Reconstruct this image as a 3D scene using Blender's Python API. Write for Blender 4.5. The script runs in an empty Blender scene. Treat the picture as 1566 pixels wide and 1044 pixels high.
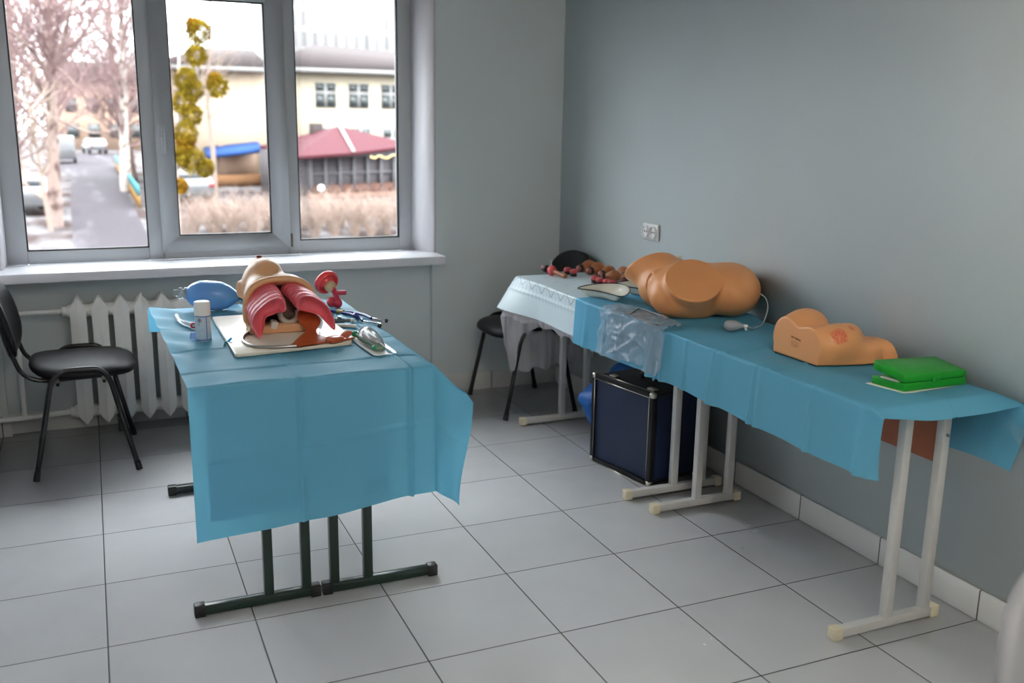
import bpy, bmesh, math, random
import numpy as np
from mathutils import Vector, Matrix, Euler

S = bpy.context.scene
COL = S.collection
PI = math.pi
WM = {}          # world matrix of every parent object, known before the depsgraph runs


def lin(c):
    """sRGB 0-255 triple -> linear rgba"""
    out = []
    for v in c:
        v = v / 255.0
        out.append(v / 12.92 if v <= 0.04045 else ((v + 0.055) / 1.055) ** 2.4)
    return (*out, 1.0)


# ------------------------------------------------------------------ materials
def new_mat(name):
    m = bpy.data.materials.new(name)
    m.use_nodes = True
    nt = m.node_tree
    b = nt.nodes['Principled BSDF']
    return m, nt, b


def mat(name, col, rough=0.5, metal=0.0, spec=0.5, bump=0.0, bscale=60.0, vary=0.0, vscale=8.0, coat=0.0, sss=0.0,
        trans=0.0, alpha=1.0, emit=0.0, ior=1.45, sheen=0.0):
    m, nt, b = new_mat(name)
    c = lin(col) if max(col) > 1.0 else (*col, 1.0)
    b.inputs['Base Color'].default_value = c
    b.inputs['Roughness'].default_value = rough
    b.inputs['Metallic'].default_value = metal
    b.inputs['Specular IOR Level'].default_value = spec
    b.inputs['IOR'].default_value = ior
    if coat:
        b.inputs['Coat Weight'].default_value = coat
        b.inputs['Coat Roughness'].default_value = 0.08
    if sss:
        b.inputs['Subsurface Weight'].default_value = sss
        b.inputs['Subsurface Radius'].default_value = (0.02, 0.008, 0.004)
        b.inputs['Subsurface Scale'].default_value = 0.3
    if trans:
        b.inputs['Transmission Weight'].default_value = trans
    if sheen:
        b.inputs['Sheen Weight'].default_value = sheen
    if alpha < 1.0:
        b.inputs['Alpha'].default_value = alpha
    if emit:
        b.inputs['Emission Color'].default_value = c
        b.inputs['Emission Strength'].default_value = emit
    tc = None
    if bump or vary:
        tc = nt.nodes.new('ShaderNodeTexCoord')
    if vary:
        n = nt.nodes.new('ShaderNodeTexNoise')
        n.inputs['Scale'].default_value = vscale
        n.inputs['Detail'].default_value = 5
        nt.links.new(tc.outputs['Object'], n.inputs['Vector'])
        mr = nt.nodes.new('ShaderNodeMapRange')
        mr.inputs['From Min'].default_value = 0.3
        mr.inputs['From Max'].default_value = 0.7
        mr.inputs['To Min'].default_value = 1.0 - vary
        mr.inputs['To Max'].default_value = 1.0 + vary
        nt.links.new(n.outputs['Fac'], mr.inputs['Value'])
        mx = nt.nodes.new('ShaderNodeMix')
        mx.data_type = 'RGBA'
        mx.blend_type = 'MULTIPLY'
        mx.inputs[0].default_value = 1.0
        mx.inputs[6].default_value = c
        nt.links.new(mr.outputs['Result'], mx.inputs[7])
        nt.links.new(mx.outputs[2], b.inputs['Base Color'])
    if bump:
        n = nt.nodes.new('ShaderNodeTexNoise')
        n.inputs['Scale'].default_value = bscale
        n.inputs['Detail'].default_value = 4
        nt.links.new(tc.outputs['Object'], n.inputs['Vector'])
        bp = nt.nodes.new('ShaderNodeBump')
        bp.inputs['Strength'].default_value = bump
        bp.inputs['Distance'].default_value = 0.01
        nt.links.new(n.outputs['Fac'], bp.inputs['Height'])
        nt.links.new(bp.outputs['Normal'], b.inputs['Normal'])
    return m


def thin_mat(name, col, fac_trans=0.5, rough=0.6, clear=0.0, gloss=0.0, bump=0.3, bscale=400.0, tcol=None):
    """woven or film sheet: diffuse + translucent (+ clear see-through share) (+ gloss)"""
    m, nt, b = new_mat(name)
    nt.nodes.remove(b)
    out = nt.nodes['Material Output']
    c = lin(col)
    d = nt.nodes.new('ShaderNodeBsdfDiffuse')
    d.inputs['Color'].default_value = c
    t = nt.nodes.new('ShaderNodeBsdfTranslucent')
    t.inputs['Color'].default_value = lin(tcol) if tcol else c
    mx = nt.nodes.new('ShaderNodeMixShader')
    mx.inputs[0].default_value = fac_trans
    nt.links.new(d.outputs[0], mx.inputs[1])
    nt.links.new(t.outputs[0], mx.inputs[2])
    last = mx
    if bump:
        tc = nt.nodes.new('ShaderNodeTexCoord')
        n = nt.nodes.new('ShaderNodeTexNoise')
        n.inputs['Scale'].default_value = bscale
        n.inputs['Detail'].default_value = 3
        nt.links.new(tc.outputs['Object'], n.inputs['Vector'])
        bp = nt.nodes.new('ShaderNodeBump')
        bp.inputs['Strength'].default_value = bump
        bp.inputs['Distance'].default_value = 0.003
        nt.links.new(n.outputs['Fac'], bp.inputs['Height'])
        nt.links.new(bp.outputs['Normal'], d.inputs['Normal'])
    if gloss:
        g = nt.nodes.new('ShaderNodeBsdfGlossy')
        g.inputs['Roughness'].default_value = rough
        g.inputs['Color'].default_value = (1, 1, 1, 1)
        lw = nt.nodes.new('ShaderNodeLayerWeight')
        lw.inputs['Blend'].default_value = 0.25
        mul = nt.nodes.new('ShaderNodeMath')
        mul.operation = 'MULTIPLY_ADD'
        mul.inputs[1].default_value = gloss
        mul.inputs[2].default_value = gloss * 0.15
        nt.links.new(lw.outputs['Fresnel'], mul.inputs[0])
        m2 = nt.nodes.new('ShaderNodeMixShader')
        nt.links.new(mul.outputs[0], m2.inputs[0])
        nt.links.new(last.outputs[0], m2.inputs[1])
        nt.links.new(g.outputs[0], m2.inputs[2])
        last = m2
    if clear:
        tr = nt.nodes.new('ShaderNodeBsdfTransparent')
        m3 = nt.nodes.new('ShaderNodeMixShader')
        m3.inputs[0].default_value = clear
        nt.links.new(last.outputs[0], m3.inputs[1])
        nt.links.new(tr.outputs[0], m3.inputs[2])
        last = m3
    nt.links.new(last.outputs[0], out.inputs['Surface'])
    return m


def clear_mat(name, tint=(235, 240, 242), gloss=0.35, rough=0.08, body=0.1, bodycol=(225, 228, 230)):
    """clear plastic or pane glass: see-through, a share of body colour and a fresnel gloss"""
    m, nt, b = new_mat(name)
    nt.nodes.remove(b)
    out = nt.nodes['Material Output']
    tr = nt.nodes.new('ShaderNodeBsdfTransparent')
    tr.inputs['Color'].default_value = lin(tint)
    d = nt.nodes.new('ShaderNodeBsdfDiffuse')
    d.inputs['Color'].default_value = lin(bodycol)
    mx = nt.nodes.new('ShaderNodeMixShader')
    mx.inputs[0].default_value = body
    nt.links.new(tr.outputs[0], mx.inputs[1])
    nt.links.new(d.outputs[0], mx.inputs[2])
    g = nt.nodes.new('ShaderNodeBsdfGlossy')
    g.inputs['Roughness'].default_value = rough
    lw = nt.nodes.new('ShaderNodeLayerWeight')
    lw.inputs['Blend'].default_value = 0.2
    mul = nt.nodes.new('ShaderNodeMath')
    mul.operation = 'MULTIPLY'
    mul.inputs[1].default_value = gloss
    nt.links.new(lw.outputs['Fresnel'], mul.inputs[0])
    m2 = nt.nodes.new('ShaderNodeMixShader')
    nt.links.new(mul.outputs[0], m2.inputs[0])
    nt.links.new(mx.outputs[0], m2.inputs[1])
    nt.links.new(g.outputs[0], m2.inputs[2])
    nt.links.new(m2.outputs[0], out.inputs['Surface'])
    return m


# ------------------------------------------------------------------ mesh builder
def frame_z(d):
    d = Vector(d).normalized()
    up = Vector((0, 0, 1)) if abs(d.z) < 0.95 else Vector((1, 0, 0))
    x = up.cross(d).normalized()
    y = d.cross(x)
    return Matrix((x, y, d)).transposed()


class MB:
    def __init__(self, smooth=40.0):
        self.bm = bmesh.new()
        self.sm = smooth

    def box(self, c, s, rot=None, bevel=0.0, seg=2):
        r = bmesh.ops.create_cube(self.bm, size=1.0)
        vs = r['verts']
        bmesh.ops.scale(self.bm, vec=Vector(s), verts=vs)
        if bevel > 0:
            es = list({e for v in vs for e in v.link_edges})
            o = bmesh.ops.bevel(self.bm, geom=es, offset=min(bevel, min(s) * 0.49), segments=seg, profile=0.5, affect='EDGES')
            vs = list({v for f in o['faces'] for v in f.verts} | {v for v in vs if v.is_valid})
        if rot is not None:
            R = rot if isinstance(rot, Matrix) else Euler(rot).to_matrix()
            bmesh.ops.rotate(self.bm, cent=(0, 0, 0), matrix=R.to_3x3(), verts=vs)
        bmesh.ops.translate(self.bm, vec=Vector(c), verts=vs)
        return self

    def bb(self, x0, x1, y0, y1, z0, z1, bevel=0.0):
        return self.box(((x0 + x1) / 2, (y0 + y1) / 2, (z0 + z1) / 2), (abs(x1 - x0), abs(y1 - y0), abs(z1 - z0)), None, bevel)

    def bar(self, p0, p1, w, h, bevel=0.0, up=(0, 0, 1)):
        """rectangular bar from p0 to p1"""
        p0, p1 = Vector(p0), Vector(p1)
        d = (p1 - p0)
        L = d.length
        d.normalize()
        u = Vector(up)
        if abs(u.dot(d)) > 0.98:
            u = Vector((1, 0, 0))
        x = u.cross(d).normalized()
        y = d.cross(x)
        R = Matrix((x, y, d)).transposed()
        return self.box((p0 + p1) / 2, (w, h, L), R, bevel)

    def cyl(self, p0, p1, r0, r1=None, n=20, caps=True):
        return self.tube([p0, p1], r0, n, radii=[r0, r0 if r1 is None else r1], caps=caps)

    def tube(self, path, r, n=12, radii=None, caps=True, closed=False):
        P = [Vector(p) for p in path]
        k = len(P)
        rings = []
        prev = None
        for i, p in enumerate(P):
            if closed:
                d = P[(i + 1) % k] - P[i - 1]
            elif i == 0:
                d = P[1] - P[0]
            elif i == k - 1:
                d = P[-1] - P[-2]
            else:
                d = (P[i + 1] - P[i]).normalized() + (P[i] - P[i - 1]).normalized()
            if d.length < 1e-9:
                d = Vector((0, 0, 1))
            d.normalize()
            if prev is None:
                F = frame_z(d)
                x = F.col[0].copy()
            else:
                x = prev - d * prev.dot(d)
                if x.length < 1e-6:
                    x = frame_z(d).col[0].copy()
                x.normalize()
            prev = x
            y = d.cross(x)
            rr = radii[i] if radii else r
            rings.append([self.bm.verts.new(p + (x * math.cos(2 * PI * j / n) + y * math.sin(2 * PI * j / n)) * rr) for j in range(n)])
        m = k if closed else k - 1
        for i in range(m):
            a, b = rings[i], rings[(i + 1) % k]
            for j in range(n):
                self.bm.faces.new((a[j], a[(j + 1) % n], b[(j + 1) % n], b[j]))
        if caps and not closed:
            self.bm.faces.new(rings[0][::-1])
            self.bm.faces.new(rings[-1])
        return self

    def lathe(self, prof, n=28, M=None, sx=1.0, sy=1.0):
        """prof: list of (r, z); closed at ends where r == 0"""
        M = M or Matrix.Identity(4)
        rings = []
        for r, z in prof:
            if r < 1e-7:
                rings.append([self.bm.verts.new(M @ Vector((0, 0, z)))])
            else:
                rings.append([self.bm.verts.new(M @ Vector((r * sx * math.cos(2 * PI * j / n), r * sy * math.sin(2 * PI * j / n), z))) for j in range(n)])
        for a, b in zip(rings[:-1], rings[1:]):
            for j in range(n):
                jj = (j + 1) % n
                if len(a) == 1 and len(b) == 1:
                    continue
                if len(a) == 1:
                    self.bm.faces.new((a[0], b[jj], b[j]))
                elif len(b) == 1:
                    self.bm.faces.new((a[j], a[jj], b[0]))
                else:
                    self.bm.faces.new((a[j], a[jj], b[jj], b[j]))
        return self

    def ell(self, c, r, rot=None, n=20, m=12):
        prof = [(math.sin(PI * i / m), -math.cos(PI * i / m)) for i in range(m + 1)]
        prof[0] = (0, -1)
        prof[-1] = (0, 1)
        R = (rot if isinstance(rot, Matrix) else Euler(rot or (0, 0, 0)).to_matrix()).to_4x4()
        M = Matrix.Translation(Vector(c)) @ R @ Matrix.Diagonal((*r, 1.0))
        return self.lathe(prof, n, M)

    def grid(self, fn, nu, nv, wrap_u=False):
        V = [[self.bm.verts.new(Vector(fn(i / (nu if wrap_u else nu - 1), j / (nv - 1)))) for j in range(nv)] for i in range(nu)]
        for i in range(nu if wrap_u else nu - 1):
            for j in range(nv - 1):
                a = V[i]
                b = V[(i + 1) % nu]
                self.bm.faces.new((a[j], b[j], b[j + 1], a[j + 1]))
        return self

    def prism(self, pts, z0, z1, M=None, bevel=0.0):
        M = M or Matrix.Identity(4)
        a = [self.bm.verts.new(M @ Vector((x, y, z0))) for x, y in pts]
        b = [self.bm.verts.new(M @ Vector((x, y, z1))) for x, y in pts]
        n = len(pts)
        fs = [self.bm.faces.new(a[::-1]), self.bm.faces.new(b)]
        for i in range(n):
            fs.append(self.bm.faces.new((a[i], a[(i + 1) % n], b[(i + 1) % n], b[i])))
        if bevel:
            es = list({e for f in fs for e in f.edges})
            bmesh.ops.bevel(self.bm, geom=es, offset=bevel, segments=2, profile=0.5, affect='EDGES')
        return self

    def raw(self, V, F):
        vs = [self.bm.verts.new(Vector(v)) for v in V]
        for f in F:
            self.bm.faces.new([vs[i] for i in f])
        return self

    def build(self, name, material, parent=None, world=True, solid=0.0, sub=0):
        bm = self.bm
        bm.normal_update()
        bmesh.ops.recalc_face_normals(bm, faces=bm.faces) if self.sm >= 0 else None
        lim = math.radians(abs(self.sm))
        for e in bm.edges:
            if len(e.link_faces) == 2:
                e.smooth = e.calc_face_angle(0.0) < lim
        me = bpy.data.meshes.new(name)
        bm.to_mesh(me)
        bm.free()
        for p in me.polygons:
            p.use_smooth = True
        return link(name, me, material, parent, world, solid, sub)


def link(name, me, material, parent=None, world=True, solid=0.0, sub=0):
    o = bpy.data.objects.new(name, me)
    COL.objects.link(o)
    if material is not None:
        for m in (material if isinstance(material, (list, tuple)) else [material]):
            me.materials.append(m)
    if parent is not None:
        o.parent = parent
        PM = WM.get(parent, Matrix.Identity(4))
        if world:
            me.transform(PM.inverted())
        WM[o] = PM.copy()
    else:
        # give a top-level mesh its origin at the middle of its base
        xs = [v.co for v in me.vertices]
        lo = Vector([min(v[i] for v in xs) for i in range(3)])
        hi = Vector([max(v[i] for v in xs) for i in range(3)])
        c = Vector(((lo.x + hi.x) / 2, (lo.y + hi.y) / 2, lo.z))
        me.transform(Matrix.Translation(-c))
        o.location = c
        WM[o] = Matrix.Translation(c)
    if solid:
        md = o.modifiers.new('Solidify', 'SOLIDIFY')
        md.thickness = solid
        md.offset = 0
    if sub:
        md = o.modifiers.new('Subdivision', 'SUBSURF')
        md.levels = sub
        md.render_levels = sub
    return o


def tag(o, label=None, cat=None, group=None, kind=None):
    if label:
        o['label'] = label
    if cat:
        o['category'] = cat
    if group:
        o['group'] = group
    if kind:
        o['kind'] = kind
    return o


def thing(name, label, cat, loc=(0, 0, 0), rot=0.0, group=None, kind=None):
    o = bpy.data.objects.new(name, None)
    o.empty_display_size = 0.1
    COL.objects.link(o)
    o.location = loc
    o.rotation_euler = (0, 0, rot)
    WM[o] = Matrix.Translation(Vector(loc)) @ Euler((0, 0, rot)).to_matrix().to_4x4()
    return tag(o, label, cat, group, kind)


def copy_tree(o, loc=None, rot=None, label=None, parent=None):
    c = o.copy()
    COL.objects.link(c)
    if parent is not None:
        c.parent = parent
    if loc is not None:
        c.location = loc
    if rot is not None:
        c.rotation_euler = (0, 0, rot)
    if label:
        c['label'] = label
    for ch in list(o.children):
        copy_tree(ch, parent=c)
    return c


# ------------------------------------------------------------------ distance-field modelling (surface nets)
def smin(a, b, k):
    h = np.clip(0.5 + 0.5 * (b - a) / k, 0, 1)
    return b * (1 - h) + a * h - k * h * (1 - h)


def smax(a, b, k):
    return -smin(-a, -b, k)


def d_ell(P, c, r, R=None):
    q = P - np.array(c)
    if R is not None:
        q = q @ np.array(R)          # columns of R are the ellipsoid's axes
    r = np.array(r)
    k0 = np.linalg.norm(q / r, axis=-1)
    k1 = np.linalg.norm(q / (r * r), axis=-1) + 1e-9
    return k0 * (k0 - 1.0) / k1


def d_cap(P, a, b, r0, r1=None):
    a, b = np.array(a, float), np.array(b, float)
    r1 = r0 if r1 is None else r1
    pa = P - a
    ba = b - a
    h = np.clip((pa @ ba) / (ba @ ba), 0, 1)
    return np.linalg.norm(pa - h[..., None] * ba, axis=-1) - (r0 + (r1 - r0) * h)


def d_plane(P, p, n):
    n = np.array(n, float)
    n = n / np.linalg.norm(n)
    return (P - np.array(p)) @ n


def d_box(P, c, s, r=0.0, R=None):
    q = P - np.array(c)
    if R is not None:
        q = q @ np.array(R)
    q = np.abs(q) - (np.array(s) / 2 - r)
    return np.linalg.norm(np.maximum(q, 0), axis=-1) + np.minimum(q.max(axis=-1), 0) - r


def nets(fn, lo, hi, h):
    lo = np.array(lo, float)
    n = np.ceil((np.array(hi) - lo) / h).astype(int) + 1
    ax = [lo[i] + h * np.arange(n[i]) for i in range(3)]
    P = np.stack(np.meshgrid(*ax, indexing='ij'), -1)
    F = fn(P)
    ins = F < 0
    acc = np.zeros((n[0] - 1, n[1] - 1, n[2] - 1, 3))
    cnt = np.zeros(acc.shape[:3])
    base = P[:-1, :-1, :-1]
    cor = [(i, j, k) for i in (0, 1) for j in (0, 1) for k in (0, 1)]

    def sl(A, o):
        return A[o[0]:A.shape[0] - 1 + o[0], o[1]:A.shape[1] - 1 + o[1], o[2]:A.shape[2] - 1 + o[2]]
    for a in cor:
        for d in range(3):
            if a[d] == 0:
                b = list(a)
                b[d] = 1
                fa, fb = sl(F, a), sl(F, b)
                cr = (fa < 0) != (fb < 0)
                t = np.where(cr, fa / (fa - fb + 1e-30), 0)
                off = np.array(a, float)[None, None, None, :] * np.ones((*t.shape, 1))
                off[..., d] = off[..., d] + t
                acc += np.where(cr[..., None], off, 0)
                cnt += cr
    act = cnt > 0
    idx = -np.ones(act.shape, int)
    idx[act] = np.arange(act.sum())
    V = base[act] + h * acc[act] / cnt[act][:, None]
    Q = []
    for d in range(3):
        u, v = [(1, 2), (2, 0), (0, 1)][d]
        A = np.moveaxis(ins, (d, u, v), (0, 1, 2))
        I = np.moveaxis(idx, (d, u, v), (0, 1, 2))
        a, b = A[:-1, 1:-1, 1:-1], A[1:, 1:-1, 1:-1]
        cr = a != b
        i, j, k = np.nonzero(cr)
        q = np.stack([I[i, j, k], I[i, j + 1, k], I[i, j + 1, k + 1], I[i, j, k + 1]], -1)
        fl = a[i, j, k] == 0
        q[fl] = q[fl][:, ::-1]
        Q.append(q)
    Q = np.concatenate(Q)
    Q = Q[(Q >= 0).all(1)]
    return V, Q


def sdf_obj(name, fn, lo, hi, h, material, parent=None, world=True, relax=1):
    V, Q = nets(fn, lo, hi, h)
    for _ in range(relax):
        s = np.zeros_like(V)
        c = np.zeros(len(V))
        for a, b in ((0, 1), (1, 2), (2, 3), (3, 0)):
            np.add.at(s, Q[:, a], V[Q[:, b]])
            np.add.at(c, Q[:, a], 1)
            np.add.at(s, Q[:, b], V[Q[:, a]])
            np.add.at(c, Q[:, b], 1)
        V = 0.5 * V + 0.5 * s / np.maximum(c, 1)[:, None]
    me = bpy.data.meshes.new(name)
    me.from_pydata(V.tolist(), [], Q.tolist())
    for p in me.polygons:
        p.use_smooth = True
    me.update()
    return link(name, me, material, parent, world)


def sstep(a, b, x):
    t = min(1.0, max(0.0, (x - a) / (b - a)))
    return t * t * (3 - 2 * t)


def spline(pts, n=8):
    P = [Vector(p) for p in pts]
    P = [P[0] * 2 - P[1]] + P + [P[-1] * 2 - P[-2]]
    out = []
    for i in range(1, len(P) - 2):
        for k in range(n):
            t = k / n
            a, b, c, d = P[i - 1], P[i], P[i + 1], P[i + 2]
            out.append(0.5 * ((2 * b) + (c - a) * t + (2 * a - 5 * b + 4 * c - d) * t * t + (3 * b - a - 3 * c + d) * t ** 3))
    out.append(P[-2])
    return out


def shift(o_mesh_name):
    return o_mesh_name
SKY = 4.2
LAMP = 72.0
LMX = 0.82
LAMPY = (-1.3, -2.9, -4.5)
OUT = 0.31
GLOW = 6.0
# ------------------------------------------------------------------ camera
TILE = 0.43
WX = 2.5806            # right wall
PY = 3.545             # pier face of the window wall
NY = 3.585             # face of the niche under the window
LX = -0.46             # left wall
BY = -5.4            # wall behind the camera
CZ = 2.95

yaw, pitch, roll = math.radians(23.6273), math.radians(12.8746), math.radians(0.8847)
fwd = Vector((math.sin(yaw) * math.cos(pitch), math.cos(yaw) * math.cos(pitch), -math.sin(pitch)))
rt0 = Vector((math.cos(yaw), -math.sin(yaw), 0))
up0 = rt0.cross(fwd)
rt = rt0 * math.cos(roll) + up0 * math.sin(roll)
up = up0 * math.cos(roll) - rt0 * math.sin(roll)
cam = bpy.data.cameras.new('camera')
cam.sensor_width = 36.0
cam.lens = 1463.88 / 1566 * 36.0
cam.clip_start = 0.05
cam.clip_end = 600
cam.dof.use_dof = True
cam.dof.focus_distance = 3.5
cam.dof.aperture_fstop = 2.2
co = bpy.data.objects.new('camera', cam)
COL.objects.link(co)
Mx = Matrix((rt, up, -fwd)).transposed().to_4x4()
Mx.translation = Vector((0.0584, -1.5424, 1.5398))
co.matrix_world = Mx
S.camera = co

S.view_settings.view_transform = 'Standard'
S.view_settings.look = 'None'
S.view_settings.exposure = 0.70
S.view_settings.gamma = 1.0
S.view_settings.use_curve_mapping = False
S.cycles.max_bounces = 8
S.cycles.diffuse_bounces = 5
S.cycles.transparent_max_bounces = 16
S.cycles.sample_clamp_indirect = 6.0
S.cycles.caustics_reflective = False
S.cycles.caustics_refractive = False
S.cycles.use_denoising = True

# ------------------------------------------------------------------ sky
w = bpy.data.worlds.new('overcast_sky')
S.world = w
w.use_nodes = True
w.cycles.sampling_method = 'NONE'
bg = w.node_tree.nodes['Background']
bg.inputs['Color'].default_value = (0.94, 0.97, 1.03, 1)
# overcast sky: three times as bright overhead as at the horizon
_nt = w.node_tree
_tc = _nt.nodes.new('ShaderNodeTexCoord')
_sp = _nt.nodes.new('ShaderNodeSeparateXYZ')
_nt.links.new(_tc.outputs['Generated'], _sp.inputs[0])
_mr = _nt.nodes.new('ShaderNodeMapRange')
_mr.inputs['From Min'].default_value = 0.0
_mr.inputs['From Max'].default_value = 1.0
_mr.inputs['To Min'].default_value = SKY
_mr.inputs['To Max'].default_value = SKY * 3.4
_nt.links.new(_sp.outputs[2], _mr.inputs['Value'])
_nt.links.new(_mr.outputs[0], bg.inputs['Strength'])


# ------------------------------------------------------------------ setting materials
def wall_mat(name, col, rough=0.55):
    m, nt, b = new_mat(name)
    g = nt.nodes.new('ShaderNodeNewGeometry')
    n = nt.nodes.new('ShaderNodeTexNoise')
    n.inputs['Scale'].default_value = 1.3
    n.inputs['Detail'].default_value = 6
    nt.links.new(g.outputs['Position'], n.inputs['Vector'])
    cr = nt.nodes.new('ShaderNodeMapRange')
    cr.inputs['From Min'].default_value = 0.3
    cr.inputs['From Max'].default_value = 0.7
    cr.inputs['To Min'].default_value = 0.965
    cr.inputs['To Max'].default_value = 1.03
    nt.links.new(n.outputs['Fac'], cr.inputs['Value'])
    mx = nt.nodes.new('ShaderNodeMix')
    mx.data_type = 'RGBA'
    mx.blend_type = 'MULTIPLY'
    mx.inputs[0].default_value = 1
    mx.inputs[6].default_value = lin(col)
    nt.links.new(cr.outputs['Result'], mx.inputs[7])
    nt.links.new(mx.outputs[2], b.inputs['Base Color'])
    b.inputs['Roughness'].default_value = rough
    b.inputs['Specular IOR Level'].default_value = 0.35
    n2 = nt.nodes.new('ShaderNodeTexNoise')
    n2.inputs['Scale'].default_value = 9
    n2.inputs['Detail'].default_value = 5
    nt.links.new(g.outputs['Position'], n2.inputs['Vector'])
    bp = nt.nodes.new('ShaderNodeBump')
    bp.inputs['Strength'].default_value = 0.12
    bp.inputs['Distance'].default_value = 0.02
    nt.links.new(n2.outputs['Fac'], bp.inputs['Height'])
    nt.links.new(bp.outputs['Normal'], b.inputs['Normal'])
    return m


def tile_mat(name, axes, col, grout, rough, gw=0.005):
    """ceramic tiles on the 43 cm grid; axes = which world axes carry joints"""
    m, nt, b = new_mat(name)
    L = nt.links.new
    g = nt.nodes.new('ShaderNodeNewGeometry')
    sp = nt.nodes.new('ShaderNodeSeparateXYZ')
    L(g.outputs['Position'], sp.inputs[0])

    def math_(op, a, bb=None, c=None):
        n = nt.nodes.new('ShaderNodeMath')
        n.operation = op
        for i, x in enumerate((a, bb, c)):
            if x is None:
                continue
            if isinstance(x, (int, float)):
                n.inputs[i].default_value = x
            else:
                L(x, n.inputs[i])
        return n.outputs[0]
    masks, ids = [], []
    for ax in axes:
        u = math_('DIVIDE', sp.outputs[ax], TILE)
        fl = math_('FLOOR', math_('ADD', u, 0.0))
        fr = math_('FRACT', u)
        d = math_('SUBTRACT', 0.5, math_('ABSOLUTE', math_('SUBTRACT', fr, 0.5)))
        mr = nt.nodes.new('ShaderNodeMapRange')
        mr.inputs['From Min'].default_value = gw * 0.25 / TILE
        mr.inputs['From Max'].default_value = gw * 0.75 / TILE
        mr.inputs['To Min'].default_value = 1.0
        mr.inputs['To Max'].default_value = 0.0
        L(d, mr.inputs['Value'])
        masks.append(mr.outputs[0])
        ids.append(fl)
    mask = masks[0] if len(masks) == 1 else math_('MAXIMUM', masks[0], masks[1])
    cb = nt.nodes.new('ShaderNodeCombineXYZ')
    for i, s in enumerate(ids):
        L(s, cb.inputs[i])
    wn = nt.nodes.new('ShaderNodeTexWhiteNoise')
    L(cb.outputs[0], wn.inputs['Vector'])
    tv = math_('MULTIPLY_ADD', wn.outputs['Value'], 0.07, 0.965)
    nz = nt.nodes.new('ShaderNodeTexNoise')
    nz.inputs['Scale'].default_value = 5
    nz.inputs['Detail'].default_value = 6
    L(g.outputs['Position'], nz.inputs['Vector'])
    nv = math_('MULTIPLY_ADD', nz.outputs['Fac'], 0.08, 0.96)
    tv = math_('MULTIPLY', tv, nv)
    # a few scuffs
    sc = nt.nodes.new('ShaderNodeTexNoise')
    sc.inputs['Scale'].default_value = 23
    sc.inputs['Detail'].default_value = 2
    L(g.outputs['Position'], sc.inputs['Vector'])
    ss = nt.nodes.new('ShaderNodeMapRange')
    ss.inputs['From Min'].default_value = 0.74
    ss.inputs['From Max'].default_value = 0.82
    ss.inputs['To Min'].default_value = 1.0
    ss.inputs['To Max'].default_value = 0.8
    L(sc.outputs['Fac'], ss.inputs['Value'])
    tv = math_('MULTIPLY', tv, ss.outputs[0])
    mx = nt.nodes.new('ShaderNodeMix')
    mx.data_type = 'RGBA'
    mx.blend_type = 'MULTIPLY'
    mx.inputs[0].default_value = 1
    mx.inputs[6].default_value = lin(col)
    L(tv, mx.inputs[7])
    m2 = nt.nodes.new('ShaderNodeMix')
    m2.data_type = 'RGBA'
    L(mask, m2.inputs[0])
    L(mx.outputs[2], m2.inputs[6])
    m2.inputs[7].default_value = lin(grout)
    L(m2.outputs[2], b.inputs['Base Color'])
    ro = math_('MULTIPLY_ADD', mask, 0.5, rough)
    ro = math_('MULTIPLY_ADD', nz.outputs['Fac'], 0.10, ro)
    L(ro, b.inputs['Roughness'])
    b.inputs['Specular IOR Level'].default_value = 0.75
    bp = nt.nodes.new('ShaderNodeBump')
    bp.inputs['Strength'].default_value = 0.6
    bp.inputs['Distance'].default_value = 0.002
    bp.invert = True
    L(mask, bp.inputs['Height'])
    L(bp.outputs['Normal'], b.inputs['Normal'])
    return m


M_wall = wall_mat('blue_grey_wall_paint', (196, 204, 205))
M_wallR = M_wall
M_white_paint = wall_mat('white_reveal_paint', (226, 224, 228), 0.5)
M_ceil = wall_mat('white_ceiling_paint', (236, 236, 234), 0.7)
M_tile = tile_mat('white_floor_tile', (0, 1), (238, 238, 240), (58, 58, 58), 0.20)
M_base_y = tile_mat('white_skirting_tile', (1,), (206, 206, 204), (84, 84, 82), 0.25)
M_base_x = tile_mat('white_skirting_tile_back', (0,), (206, 206, 204), (84, 84, 82), 0.25)
M_pvc = mat('white_pvc', (168, 172, 175), 0.32, bump=0.02, bscale=30)
M_sill = mat('white_sill_laminate', (212, 212, 216), 0.28, vary=0.02, vscale=4)
M_gasket = mat('black_rubber_gasket', (22, 22, 24), 0.6)
M_glass = clear_mat('window_pane_glass', tint=(250, 252, 251), gloss=0.22, rough=0.02, body=0.0)

# ------------------------------------------------------------------ room shell
MB().bb(LX - 0.1, WX + 0.1, BY - 0.1, 3.95, -0.12, 0.0).build('floor', M_tile)['kind'] = 'structure'
MB().bb(LX - 0.1, WX + 0.1, BY - 0.1, 3.95, CZ, CZ + 0.12).build('ceiling', M_ceil)['kind'] = 'structure'
MB().bb(WX, WX + 0.15, BY - 0.1, 3.95, 0, CZ).build('wall_right', M_wall)['kind'] = 'structure'
MB().bb(LX - 0.15, LX, BY - 0.1, 3.95, 0, CZ).build('wall_left', M_white_paint)['kind'] = 'structure'
MB().bb(LX, WX, BY - 0.15, BY, 0, CZ).build('wall_front', M_white_paint)['kind'] = 'structure'
wb = MB()
WT = 2.262
wb.prism([(1.807, PY), (WX, PY), (WX, 3.95), (1.732, 3.95), (1.732, 3.70)], 0.79, WT)
wb.prism([(LX, PY), (-0.372, PY), (-0.355, 3.70), (-0.355, 3.95), (LX, 3.95)], 0.79, WT)
wb.bb(1.785, WX, PY, 3.95, 0, 0.79)
wb.bb(LX, -0.40, PY, 3.95, 0, 0.79)
wb.bb(-0.40, 1.785, NY, 3.95, 0, 0.79)
wb.bb(LX, WX, PY, 3.95, WT, CZ)
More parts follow.
